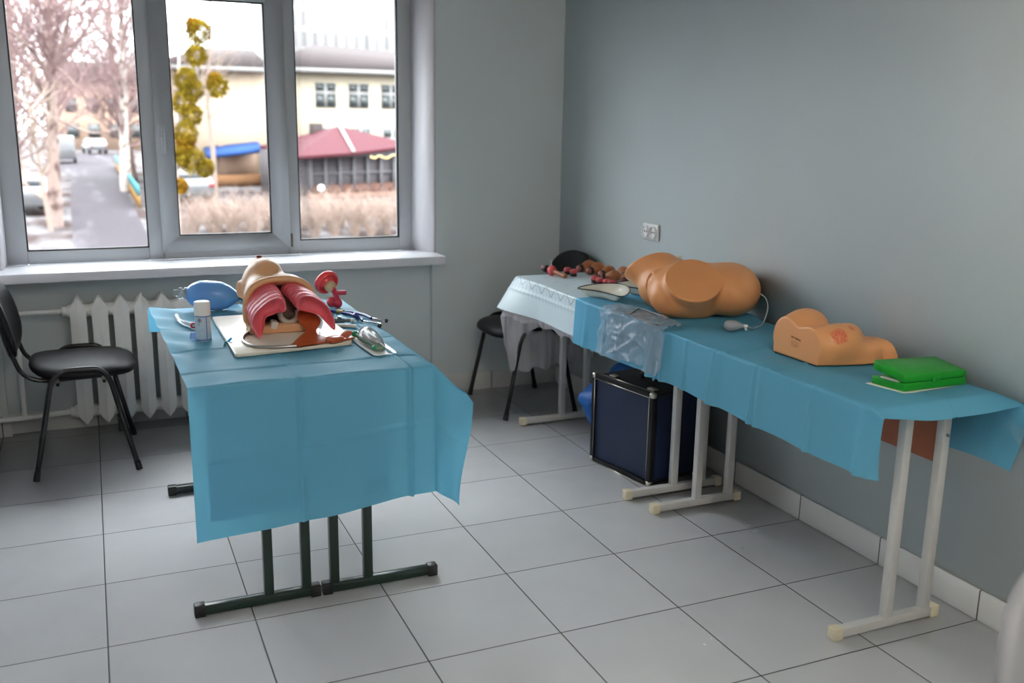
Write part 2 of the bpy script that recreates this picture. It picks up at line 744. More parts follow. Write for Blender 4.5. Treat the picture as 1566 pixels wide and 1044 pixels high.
wb.build('wall_back', M_wall)['kind'] = 'structure'
MB().prism([(1.8065, PY - 0.0005), (1.7315, 3.705), (1.7195, 3.705), (1.7935, PY - 0.0005)], 0.821, WT).build('trim_1', M_white_paint)['kind'] = 'structure'
MB().prism([(-0.3715, PY - 0.0005), (-0.361, PY - 0.0005), (-0.3455, 3.705), (-0.3545, 3.705)], 0.821, WT).build('trim_2', M_white_paint)['kind'] = 'structure'
MB().bb(LX, WX, PY - 0.001, 3.705, WT - 0.012, WT - 0.0005).build('trim_3', M_white_paint)['kind'] = 'structure'

M_jamb_stop = mat('dark_jamb_light_stop', (58, 57, 56), 0.8)  # added unseen dark strips on the outer jambs, to cut light bounced indoors
MB().bb(-0.3545, -0.349, 3.772, 3.95, 0.80, WT).build('jamb_light_stop_left', M_jamb_stop)['kind'] = 'structure'
MB().bb(1.726, 1.7315, 3.772, 3.95, 0.80, WT).build('jamb_light_stop_right', M_jamb_stop)['kind'] = 'structure'
bb_ = MB()
bb_.bb(WX - 0.011, WX - 0.0002, BY, PY, 0, 0.103, 0.0025)
bb_.build('baseboard_right', M_base_y)['kind'] = 'structure'
bb_ = MB()
bb_.bb(1.775, WX - 0.011, PY - 0.011, PY - 0.0002, 0, 0.103, 0.0025)
bb_.bb(-0.40, 1.775, NY - 0.011, NY - 0.0002, 0, 0.103, 0.0025)
bb_.bb(LX + 0.011, -0.389, PY - 0.011, PY - 0.0002, 0, 0.103, 0.0025)
bb_.build('baseboard_back', M_base_x)['kind'] = 'structure'
bb_ = MB()
bb_.bb(LX + 0.0002, LX + 0.011, BY, PY, 0, 0.103, 0.0025)
bb_.build('baseboard_left', M_base_y)['kind'] = 'structure'

# ------------------------------------------------------------------ window
win = thing('window_1', None, None, (0.685, 3.73, 0.82), kind='structure')
fy0, fy1 = 3.705, 3.768
fr = MB()
FX0, FX1, FZ0, FZ1 = -0.347, 1.722, 0.82, 2.255
G1 = (-0.256, 0.308, 0.885, 2.20)
GS = (0.458, 0.934, 0.940, 2.118)
G2 = (1.083, 1.645, 0.895, 2.20)
SA = (0.372, 1.028, 0.858, 2.20)
fr.bb(FX0, G1[0], fy0, fy1, FZ0, FZ1, 0.004)
fr.bb(G1[1], SA[0] + 0.012, fy0, fy1, FZ0, FZ1, 0.004)
fr.bb(SA[1] - 0.012, G2[0], fy0, fy1, FZ0, FZ1, 0.004)
fr.bb(G2[1], FX1, fy0, fy1, FZ0, FZ1, 0.004)
fr.bb(G1[0], G1[1], fy0, fy1, FZ0, G1[2], 0.004)
fr.bb(G2[0], G2[1], fy0, fy1, FZ0, G2[2], 0.004)
fr.bb(SA[0], SA[1], fy0, fy1, FZ0, SA[2] + 0.012, 0.004)
fr.bb(FX0, FX1, fy0, fy1, 2.20, FZ1, 0.004)
fr.build('window_frame', M_pvc, win)
sash = MB()
sy0, sy1 = 3.688, 3.756


def mitred(mb, o, i, y0, y1):
    X0, X1, Z0, Z1 = o
    x0, x1, z0, z1 = i
    O = [(X0, Z0), (X1, Z0), (X1, Z1), (X0, Z1)]
    I = [(x0, z0), (x1, z0), (x1, z1), (x0, z1)]
    for k in range(4):
        a, b, c, d = O[k], O[(k + 1) % 4], I[(k + 1) % 4], I[k]
        V = [(p[0], y, p[1]) for y in (y0, y1) for p in (a, b, c, d)]
        # inner lip slopes back to the pane
        V[2] = (c[0], y0 + 0.012, c[1])
        V[3] = (d[0], y0 + 0.012, d[1])
        mb.raw(V, [(0, 1, 2, 3), (7, 6, 5, 4), (0, 4, 5, 1), (2, 6, 7, 3), (1, 5, 6, 2), (3, 7, 4, 0)])


mitred(sash, SA, GS, sy0, sy1)
so = sash.build('sash', M_pvc, win)
for g, y in ((G1, 3.72), (GS, 3.715), (G2, 3.72)):
    q = MB()
    t = 0.0055
    q.bb(g[0] - 0.001, g[0] + t, y - 0.012, y + 0.02, g[2], g[3])
    q.bb(g[1] - t, g[1] + 0.001, y - 0.012, y + 0.02, g[2], g[3])
    q.bb(g[0], g[1], y - 0.012, y + 0.02, g[2] - 0.001, g[2] + t)
    q.bb(g[0], g[1], y - 0.012, y + 0.02, g[3] - t, g[3] + 0.001)
    q.build('gasket', M_gasket, win)
    p = MB()
    p.bb(g[0], g[1], y + 0.012, y + 0.018, g[2], g[3])
    p.build('pane', M_glass, win)
h = MB()
h.bb(0.392, 0.418, 3.676, 3.690, 1.435, 1.505, 0.005)
h.cyl((0.405, 3.690, 1.47), (0.405, 3.652, 1.47), 0.011, n=16)
h.bar((0.405, 3.650, 1.478), (0.403, 3.648, 1.362), 0.021, 0.014, 0.006)
h.build('handle', M_pvc, win)
h = MB()
h.bb(1.030, 1.042, 3.692, 3.706, 0.862, 0.935, 0.003)
h.build('hinge', mat('olive_hinge_cover', (104, 98, 78), 0.5), win)
sl = MB()
sl.prism([(LX + 0.004, 3.40), (LX + 0.004, 3.706), (1.7935, 3.706), (1.7935, 3.548), (1.815, 3.543), (1.815, 3.40), (1.808, 3.385), (LX + 0.004, 3.385)], 0.775, 0.821, bevel=0.006)
sl.build('window_sill', M_sill, win)

# ------------------------------------------------------------------ ceiling lamps
M_lampbody = mat('white_lamp_housing', (235, 235, 232), 0.4)
M_tube = mat('lit_fluorescent_tube', (255, 247, 232), 0.4, emit=LAMP)


def lamp(y, label):
    t = thing('ceiling_lamp', label, 'lamp', (LMX, y, CZ), group='strip lamps on the ceiling')
    MB().bb(LMX - 0.06, LMX + 0.06, y - 0.62, y + 0.62, CZ - 0.045, CZ - 0.001, 0.008).build('housing', M_lampbody, t)
    for s in (-0.03, 0.03):
        MB().cyl((LMX + s, y - 0.58, CZ - 0.07), (LMX + s, y + 0.58, CZ - 0.07), 0.013, n=12).build('tube', M_tube, t)
    for e in (-0.6, 0.6):
        c = MB()
        c.bb(LMX - 0.05, LMX + 0.05, y + e - 0.015, y + e + 0.015, CZ - 0.09, CZ - 0.044, 0.004)
        c.build('lamp_holder', M_lampbody, t)


for yy in LAMPY:
    lamp(yy, 'white two tube fluorescent strip lamp on the ceiling')
# ------------------------------------------------------------------ desks
M_grey_metal = mat('grey_painted_steel', (186, 186, 184), 0.42, vary=0.06, vscale=12, bump=0.05, bscale=80)
M_green_metal = mat('dark_green_painted_steel', (22, 40, 34), 0.28, spec=0.6, vary=0.08, vscale=14)
M_beige_cap = mat('beige_plastic_cap', (206, 198, 172), 0.5, vary=0.06, vscale=40)
M_black_cap = mat('black_plastic_cap', (26, 27, 30), 0.4)
M_desk_wood = mat('brown_laminate', (150, 78, 46), 0.4, vary=0.08, vscale=20)
M_desk_top = mat('pale_laminate_top', (188, 170, 140), 0.4)
M_steel = mat('bright_steel', (200, 202, 205), 0.22, metal=1.0)


def desk(label, fx, fys, posts, top, ztop, metal, cap, panel=None, bolts=None, tw=0.03, group=None):
    cx, cy = (fx[0] + fx[1]) / 2, (fys[0] + fys[1]) / 2
    t = thing('school_desk', label, 'table', (cx, cy, 0), group=group)
    MB().bb(top[0], top[1], top[2], top[3], ztop - 0.02, ztop, 0.002).build('tabletop', M_desk_top, t)
    for fy in fys:
        f = MB()
        f.bb(fx[0] + 0.03, fx[1] - 0.03, fy - tw / 2, fy + tw / 2, 0.006, 0.006 + tw, 0.003)
        fo = f.build('foot_bar', metal, t)
        for x0, x1 in ((fx[0], fx[0] + 0.034), (fx[1] - 0.034, fx[1])):
            c = MB()
            c.bb(x0, x1, fy - tw / 2 - 0.003, fy + tw / 2 + 0.003, 0.0, 0.010 + tw, 0.004)
            c.build('foot_cap', cap, fo)
        for px in posts:
            MB().bb(px - tw / 2, px + tw / 2, fy - tw / 2, fy + tw / 2, 0.006 + tw - 0.002, ztop - 0.045, 0.003).build('leg', metal, t)
        fr_ = MB()
        fr_.bb(posts[0] - 0.06, posts[1] + 0.06, fy - tw / 2, fy + tw / 2, ztop - 0.046, ztop - 0.021, 0.002)
        fr_.build('top_bracket', metal, t)
    a = MB()
    a.bb(posts[0] - 0.0125, posts[0] + 0.0125, fys[0] + tw / 2, fys[1] - tw / 2, ztop - 0.046, ztop - 0.021, 0.002)
    a.build('side_rail', metal, t)
    if panel:
        MB().bb(*panel, 0.002).build('modesty_panel', M_desk_wood, t)
    for b in (bolts or []):
        MB().cyl((b[0], b[1], b[2]), (b[0], b[1] - 0.006, b[2]), 0.0065, 0.005, n=12).build('bolt', M_steel, t)
    return t


desk("grey steel school desk under the green case, nearest the camera on the right",
     (2.045, 2.475), (0.512, 1.563), (2.261, 2.418), (2.078, 2.535, 0.458, 1.630), 0.752, M_grey_metal, M_beige_cap,
     panel=(2.4335, 2.449, 0.528, 1.547, 0.515, 0.732), bolts=[(2.418, 0.4975, 0.715), (2.418, 0.4975, 0.622)])
desk("grey steel school desk under the white tablecloth, in the far right corner",
     (2.017, 2.500), (1.734, 2.816), (2.258, 2.400), (2.052, 2.53, 1.650, 2.930), 0.767, M_grey_metal, M_beige_cap)
desk("dark green legged school desk under the spray can, nearer the radiator",
     (0.255, 0.656), (1.383, 2.471), (0.489, 0.610), (0.290, 0.658, 1.345, 2.575), 0.760, M_green_metal, M_black_cap)
desk("dark green legged school desk under the stethoscope, on its pair's right side",
     (0.662, 1.063), (1.383, 2.471), (0.704, 0.818), (0.663, 1.030, 1.345, 2.575), 0.760, M_green_metal, M_black_cap)

# ------------------------------------------------------------------ chairs
M_black_fabric = mat('black_leatherette', (19, 18, 22), 0.5, bump=0.12, bscale=220, spec=0.25)
M_black_tube = mat('black_lacquered_tube', (22, 22, 24), 0.25, spec=0.6)
M_black_plastic = mat('black_plastic_shell', (20, 20, 21), 0.45)


def superell(t, a, b, n):
    c, s = math.cos(t), math.sin(t)
    return (a * math.copysign(abs(c) ** (2 / n), c), b * math.copysign(abs(s) ** (2 / n), s))


def pad_mesh(mb, a, b, n, rings, fn, seg=48):
    """rings: list of (scale or (sx, sy), h); fn maps (x, y, h) to space; closed with end caps"""
    R = []
    for sc, h in rings:
        if sc == 0:
            R.append([mb.bm.verts.new(fn(0, 0, h))])
        else:
            q = [superell(2 * PI * k / seg, a * sc, b * sc, n) for k in range(seg)]
            R.append([mb.bm.verts.new(fn(x, y, h)) for x, y in q])
    for A, B in zip(R[:-1], R[1:]):
        for j in range(seg):
            jj = (j + 1) % seg
            if len(A) == 1:
                mb.bm.faces.new((A[0], B[jj], B[j]))
            elif len(B) == 1:
                mb.bm.faces.new((A[j], A[jj], B[0]))
            else:
                mb.bm.faces.new((A[j], A[jj], B[jj], B[j]))


def make_chair(label):
    t = thing('office_chair', label, 'chair', (0, 0, 0))
    s = MB(60)

    def seat_fn(x, y, h):
        drop = -0.010 * math.exp(-(x * x + y * y) / 0.02) + 0.02 * max(0.0, (x - 0.10) / 0.12) ** 2 + 0.012 * (abs(y) / 0.22) ** 2 - 0.010 * max(0.0, (-x - 0.08) / 0.12) ** 2
        return Vector((x + 0.02, y, h - drop))
    pad_mesh(s, 0.222, 0.232, 3.0, [(0, 0.488), (0.35, 0.488), (0.65, 0.487), (0.85, 0.483), (0.95, 0.475), (0.99, 0.466), (1.0, 0.455), (0.985, 0.447), (0.96, 0.444)], seat_fn)
    s.build('seat', M_black_fabric, t)
    u = MB(60)
    pad_mesh(u, 0.222, 0.232, 3.0, [(0.965, 0.447), (0.94, 0.436), (0.88, 0.430), (0.5, 0.428), (0, 0.428)], seat_fn)
    u.build('seat_pan', M_black_plastic, t)

    def back_fn(x, y, h):
        # x across, y up the rest, h thickness
        zz = 0.675 + y
        lean = -0.248 - 0.22 * (zz - 0.5)
        curve = 0.045 * (x / 0.23) ** 2 - 0.01
        return Vector((lean + curve + h, x, zz))
    bk = MB(60)
    pad_mesh(bk, 0.232, 0.172, 2.7, [(0, 0.022), (0.5, 0.022), (0.8, 0.020), (0.93, 0.014), (0.99, 0.004), (1.0, -0.004)], back_fn)
    bk.build('backrest', M_black_fabric, t)
    sh = MB(60)
    pad_mesh(sh, 0.232, 0.172, 2.7, [(1.0, -0.004), (0.985, -0.012), (0.93, -0.017), (0.6, -0.019), (0, -0.019)], back_fn)
    sh.build('back_shell', M_black_plastic, t)
    for sy in (-1, 1):
        p = [(-0.198, sy * 0.262, 0.012), (-0.115, sy * 0.243, 0.405), (-0.098, sy * 0.240, 0.440), (-0.065, sy * 0.238, 0.466),
             (-0.03, sy * 0.238, 0.474), (0.05, sy * 0.238, 0.474), (0.085, sy * 0.238, 0.466), (0.113, sy * 0.240, 0.438), (0.128, sy * 0.243, 0.405), (0.213, sy * 0.262, 0.012)]
        pp = [p[0]] + spline(p[1:-1], 4) + [p[-1]]
        f = MB(60)
        f.tube(pp, 0.0115, 12)
        lf = f.build('leg_frame', M_black_tube, t)
        for e in (p[0], p[-1]):
            d = (Vector(p[1] if e is p[0] else p[-2]) - Vector(e)).normalized()
            q = MB(60)
            q.cyl(Vector(e) - d * 0.0118, Vector(e) + d * 0.03, 0.0145, 0.0135, n=14)
            q.build('foot_tip', M_black_plastic, lf)
        b = MB(60)
        b.tube(spline([(0.02, sy * 0.17, 0.422), (-0.12, sy * 0.17, 0.420), (-0.185, sy * 0.17, 0.432), (-0.225, sy * 0.17, 0.468), (-0.245, sy * 0.17, 0.52), (-0.262, sy * 0.17, 0.58)], 5), 0.010, 12)
        b.build('back_support', M_black_tube, t)
    for x in (-0.085, 0.10):
        c = MB(60)
        c.tube([(x, -0.236, 0.430), (x, -0.20, 0.416), (x, 0.20, 0.416), (x, 0.236, 0.430)], 0.010, 10)
        c.build('crossbar', M_black_tube, t)
        for sy in (-1, 1):
            k = MB(60)
            k.cyl((x, sy * 0.215, 0.420), (x, sy * 0.215, 0.402), 0.009, 0.006, n=10)
            k.build('bolt_cover', M_black_plastic, t)
    return t


ch = make_chair("black padded office chair beside the radiator at the left edge")
ch2 = copy_tree(ch, (2.195, 3.185, 0), PI, 'black padded office chair in the corner, standing behind the white clothed desk')
ch.location = (-0.055, 3.10, 0)
for c in (ch, ch2):
    c['group'] = 'black office chairs'

# ------------------------------------------------------------------ radiator and pipes
M_rad = mat('white_radiator_enamel', (240, 239, 234), 0.4, vary=0.03, vscale=10)
rad = thing('radiator', 'white cast iron sectional radiator below the window', 'radiator', (0.24, 3.49, 0.0))
NS = 8
for k in range(NS):
    x = -0.049 + 0.097 * k
    m = MB(32)
    for (ya, yb, yc, hw) in ((3.418, 3.436, 3.462, 0.036), (3.552, 3.536, 3.508, 0.034)):
        # a hollow column with a ridge down its middle, drawn to a point above and below
        secs = [(0.055, 0.10, 0.012), (0.085, 0.75, 0.004), (0.115, 1.0, 0.0), (0.62, 1.0, 0.0), (0.652, 0.75, 0.004), (0.686, 0.10, 0.012)]
        R = []
        for z, s_, back in secs:
            sg = 1 if yb > ya else -1
            R.append([m.bm.verts.new((x - hw * s_, yb, z)), m.bm.verts.new((x, ya + sg * back, z)), m.bm.verts.new((x + hw * s_, yb, z)), m.bm.verts.new((x + hw * s_ * 0.7, yc, z)), m.bm.verts.new((x - hw * s_ * 0.7, yc, z))])
        for a, b in zip(R[:-1], R[1:]):
            for j in range(5):
                m.bm.faces.new((a[j], a[(j + 1) % 5], b[(j + 1) % 5], b[j]))
        m.bm.faces.new(R[0])
        m.bm.faces.new(R[-1])
    for z in (0.112, 0.618):
        m.tube([(x - 0.0485, 3.485, z), (x - 0.03, 3.485, z), (x, 3.485, z), (x + 0.03, 3.485, z), (x + 0.0485, 3.485, z)], 0.03, 16, radii=[0.030, 0.034, 0.046, 0.034, 0.030])
    m.build('section', M_rad, rad)
for x, z in ((-0.1, 0.618), (-0.1, 0.112)):
    MB().cyl((x - 0.02, 3.485, z), (x + 0.004, 3.485, z), 0.027, n=6).build('end_plug', M_rad, rad)
for x in (0.10, 0.49):
    f = MB()
    f.bb(x - 0.008, x + 0.008, 3.44, 3.53, 0.0, 0.07, 0.003)
    f.build('foot', mat('dark_bracket', (70, 70, 70), 0.6), rad)
pp = thing('heating_pipe', 'thin white painted heating pipes running from the radiator into the left corner', 'pipe', (-0.3, 3.5, 0.1))
M_pipe = mat('white_pipe_paint', (234, 234, 230), 0.4)
MB(60).tube([(LX, 3.485, 0.618), (-0.118, 3.485, 0.618)], 0.0115, 12).build('supply_pipe', M_pipe, pp)
MB(60).tube([(LX, 3.485, 0.100), (-0.30, 3.485, 0.102), (-0.118, 3.485, 0.112)], 0.013, 12).build('return_pipe', M_pipe, pp)
MB(60).tube([(-0.325, 3.505, 0.10), (-0.325, 3.505, 0.618)], 0.0125, 12).build('riser_pipe', M_pipe, pp)

# ------------------------------------------------------------------ socket
M_socket = mat('white_socket_plastic', (226, 226, 226), 0.35)
M_hole = mat('dark_socket_hole', (30, 30, 32), 0.6)
sk = thing('wall_socket', 'white double wall socket on the right wall above the clothed desks', 'socket', (WX, 2.52, 1.025))
m = MB()
m.bb(WX - 0.012, WX - 0.0003, 2.449, 2.591, 0.985, 1.064, 0.005)
m.build('cover_plate', M_socket, sk)
for y in (2.555, 2.485):
    MX = Matrix.Translation((WX - 0.0105, y, 1.0245)) @ Matrix.Rotation(-PI / 2, 4, 'Y')
    r = MB()
    r.lathe([(0.031, 0.0), (0.031, 0.012), (0.027, 0.013), (0.024, 0.004), (0.0, 0.004)], 28, MX)
    rr = r.build('outlet', M_socket, sk)
    q = MB()
    for s in (-0.0095, 0.0095):
        q.cyl((WX - 0.0145, y + s, 1.0245), (WX - 0.0152, y + s, 1.0245), 0.0048, n=12)
    q.build('pin_hole', M_hole, rr)

# ------------------------------------------------------------------ white plastic chair at the right edge
M_white_plastic = mat('white_moulded_plastic', (138, 140, 145), 0.4, spec=0.3)


def white_chair():
    t = thing('moulded_chair', "white plastic chair corner at the lower right edge of the photo", 'chair', (1.615, -0.62, 0))
    m = MB(60)
    half = [(0.0, 0.795), (0.08, 0.793), (0.130, 0.782), (0.165, 0.762), (0.192, 0.735), (0.215, 0.70), (0.229, 0.655), (0.233, 0.60), (0.225, 0.50), (0.20, 0.455), (0.10, 0.45), (0.0, 0.45)]
    out = spline([(x, z, 0) for x, z in half], 5)
    prof = [(p.x, p.y) for p in out] + [(-p.x, p.y) for p in out[::-1][1:-1]]
    R = []
    for sc, dy in ((0.93, -0.016), (0.985, -0.012), (1.0, 0.0), (0.985, 0.010), (0.94, 0.012), (0.86, 0.004), (0.5, -0.006)):
        R.append([m.bm.verts.new((1.615 + x * sc, -0.50 + dy - 0.06 * (x / 0.235) ** 2 + 0.10 * (z - 0.62), 0.655 + (z - 0.655) * sc)) for x, z in prof])
    n = len(prof)
    for A, B in zip(R[:-1], R[1:]):
        for j in range(n):
            m.bm.faces.new((A[j], A[(j + 1) % n], B[(j + 1) % n], B[j]))
    m.bm.faces.new(R[0][::-1])
    m.bm.faces.new(R[-1])
    m.build('backrest', M_white_plastic, t)
    m = MB(60)
    pad_mesh(m, 0.225, 0.215, 3.2, [(0, 0.432), (0.6, 0.434), (0.9, 0.442), (0.99, 0.445), (1.0, 0.438), (0.98, 0.424), (0.9, 0.420), (0, 0.418)], lambda x, y, h: Vector((1.615 + x, -0.735 + y, h)))
    m.build('seat', M_white_plastic, t)
    m = MB(60)
    m.bb(1.495, 1.735, -0.545, -0.51, 0.425, 0.50, 0.01)
    m.build('back_joint', M_white_plastic, t)
    for sx in (-1, 1):
        for y0, y1 in ((-0.565, -0.52), (-0.90, -0.945)):
            m = MB(60)
            m.tube([(1.615 + sx * 0.18, y0, 0.428), (1.615 + sx * 0.215, y1, 0.0)], 0.016, 12, radii=[0.019, 0.013])
            m.build('leg', M_white_plastic, t)


white_chair()
# ------------------------------------------------------------------ drapes
M_drape = thin_mat('blue_nonwoven_drape', (106, 184, 216), 0.42, rough=0.5, gloss=0.15, bump=0.25, bscale=500)
M_drape2 = thin_mat('blue_nonwoven_darkener', (106, 176, 208), 0.25, bump=0.2, bscale=500)
M_grey_film = thin_mat('grey_translucent_sheet', (196, 194, 198), 0.5, rough=0.5, clear=0.2, gloss=0.1, bump=0.5, bscale=60)
M_clear_film = clear_mat('clear_plastic_film', tint=(240, 246, 250), gloss=1.0, rough=0.22, body=0.2, bodycol=(240, 247, 255))


def crease(u, at, w=0.006, h=0.003):
    d = abs(u - at) / w
    return h * max(0.0, 1.0 - d)


ZL = 0.7635


def left_drape(s, t, off=0.0, full=True):
    """s across from the left edge, t from the far hem to the near hem"""
    # lateral coordinate with an overhang a beyond the right table edge
    xl = 0.272
    X_right = 1.038
    OH = 0.205
    span = X_right - xl
    lat = s * (span + OH)
    a = max(0.0, lat - span)
    x = xl + min(lat, span)
    far, near = 2.61, 1.338
    back, front = 0.10, 0.455
    L = back + (far - near) + front
    q = t * L
    z = ZL + off
    b = f = 0.0
    if q < back:
        f = back - q
        y = far
    elif q < back + far - near:
        y = far - (q - back)
    else:
        b = q - back - (far - near)
        y = near
    # left edge runs a little askew, farther out by the far end
    k = (y - near) / (far - near)
    x -= 0.035 * k * (1 - min(1.0, lat / span))
    # wrinkles and fold lines
    wr = 0.0
    ed = math.exp(-((lat) / 0.10) ** 2)
    wr += ed * 0.010 * (0.5 + 0.5 * math.sin(y * 27 + 3.0 * lat / 0.1)) * sstep(1.5, 1.8, y)
    wr += crease(x, 0.60 + 0.004 * math.sin(9 * y), 0.007, 0.005) + crease(x, 0.955, 0.009, 0.008) + crease(y, 1.80, 0.007, 0.0045) + crease(y, 2.15, 0.007, 0.0045) + crease(y, 1.50, 0.008, 0.004)
    wr += 0.0012 * math.sin(21 * x + 13 * y) + 0.0010 * math.sin(40 * y - 17 * x)
    # rounding at the table edge
    if b > 0:
        r = 0.012
        zb = z - b + 0.35 * r
        hem = 0.040 * (1 - min(1.0, lat / span)) + 0.0          # longer at the left
        frac = b / front
        zz = zb - hem * frac * (1 - sstep(0.72, 1.0, lat / span)) + 0.020 * frac * sstep(0.35, 0.9, lat / span)
        yy = near - 0.006 - 0.012 * frac - (crease(x, 0.60, 0.008, 0.010) + crease(x, 0.955, 0.010, 0.018) + crease(z - b, ZL - 0.215 + 0.03 * (x - 0.6), 0.006, 0.006) + 0.0015 * math.sin(37 * x + 3 * b) * frac)
        yy -= 0.006 * math.sin(x * 9.0 + 0.5) * frac + 0.004 * math.sin(x * 23 + b * 8) * frac - off * 2.0
        p = Vector((x, yy, zz))
        if a > 0:
            w_ = sstep(0.0, front, b)
            out = (0.70 - 0.26 * w_)
            dn = 0.74 * (1 - w_) + 0.36 * w_
            fold = 0.020 * math.sin(a / OH * 5.0) * (0.4 + w_)
            p = Vector((X_right + out * a, yy + 0.02 * a / OH + fold + 0.10 * w_ * a, zz - dn * a * (1 + 0.15 * math.sin(6 * a / OH))))
        return p
    if f > 0:
        p = Vector((x - 0.004, y + 0.010, z - f + 0.004))
        if a > 0:
            p = Vector((X_right + 0.4 * a, y + 0.02, z - f - 0.7 * a))
        return p
    zz = z + wr
    if a > 0:
        kk = sstep(near, near + 0.5, y)
        out = 0.70 * (1 - kk) + 0.10 * kk
        dn = 0.74 * (1 - kk) + 0.98 * kk
        fold = 0.012 * math.sin(y * 19) * a / OH
        return Vector((X_right + 0.004 + out * a + fold, y, z - dn * a))
    return Vector((x, y, zz))


ld = thing('surgical_drape', 'blue surgical drape over the two green legged desks on the left', 'drape', (0.65, 1.95, ZL))
m = MB(180)
m.grid(lambda u, v: left_drape(u, v), 150, 220)
m.build('drape_sheet', M_drape, ld)
m = MB(180)


def darkening_sheet(u, v):  # extra sheet added behind the front panel so its middle shows darker
    x = 0.315 + u * (0.885 - 0.315)
    z = 0.752 - v * (0.752 - (0.352 - 0.018 * (1 - u)))
    return Vector((x, 1.3395 - 0.010 * v - 0.0045 * math.sin(x * 9.0 + 0.5) * v, z))


m.grid(darkening_sheet, 50, 50)
m.build('darkening_layer', M_drape2, ld)

# right hand drape over the two grey desks ---------------------------------
def ztop_r(y):
    return 0.7585 + 0.0155 * sstep(1.56, 1.66, y)


def xfront_r(y):
    return 2.064 - 0.038 * sstep(1.5, 1.75, y)


def pleat(y):
    s = 0.0
    for at, w_, h_ in ((1.60, 0.018, 0.016), (1.53, 0.020, 0.010), (1.40, 0.010, 0.006), (1.22, 0.012, 0.012), (1.195, 0.02, 0.008),
                       (0.985, 0.008, 0.009), (0.95, 0.016, 0.006), (0.70, 0.009, 0.009), (0.48, 0.02, 0.010), (2.12, 0.02, 0.006), (1.95, 0.014, 0.008)):
        s += 1.5 * h_ * math.exp(-((y - at) / (w_ * 0.85)) ** 2)
    return s


YN, YF = 0.405, 2.235


def right_drape(u, v):
    """u along from the near end to the far hem, v across from the wall hem over the top to the front hem"""
    y = YN + u * (YF - YN)
    z0 = ztop_r(y)
    xw, xf = 2.548, xfront_r(y)
    wallh = 0.225
    frh = 0.205 + 0.008 * math.sin(y * 3.0)
    L = wallh + (xw - xf) + frh
    q = v * L
    end = sstep(0.452, YN - 0.01, y) if y < 0.452 else 0.0          # 1 at the near hem
    if q < wallh:
        d = wallh - q
        k = d / wallh
        yy = y - end * (0.055 + 0.02 * math.sin(k * 5))
        return Vector((xw + 0.004 + 0.008 * math.sin(y * 16) * k - end * 0.012 * math.sin(k * 6), yy, z0 - d - end * 0.006))
    q2 = q - wallh
    if q2 < xw - xf:
        x = xw - q2
        c = q2 / (xw - xf)
        sag = end * (0.016 + 0.030 * math.sin(PI * min(1, max(0, c))) ** 0.8)
        yy = y - end * 0.055 * (1 - c) ** 3
        wr = 0.0011 * math.sin(31 * x + 11 * y) + 0.0009 * math.sin(17 * y - 23 * x)
        fr_ = sstep(0.80, 1.0, c)
        wr += (pleat(y) * 0.25) * fr_
        wr += crease(y, 1.17 + 0.12 * (x - 2.1), 0.009, 0.0065) + crease(y, 0.93 + 0.10 * (x - 2.1), 0.010, 0.008) + crease(x, 2.33, 0.006, 0.003)
        return Vector((x, yy, z0 + wr - sag))
    d = q2 - (xw - xf)
    k = min(1.0, d / frh)
    # hangs down the front: folds grow towards the hem
    x = xf - 0.005 - 0.010 * k - pleat(y) * (0.35 + 0.75 * k) - 0.004 * math.sin(y * 21) * k + end * 0.03 * k * k
    r = 0.010
    return Vector((x, y - end * 0.01 * k + 0.02 * k * end, z0 - d + r * (1 - math.exp(-d / r)) * 0.4 - end * 0.016 * (1 - k)))


m = MB(180)
m.grid(right_drape, 330, 130)
o = m.build('surgical_drape', M_drape)
tag(o, "long blue surgical drape along the right wall, under the peach torso models", 'drape')

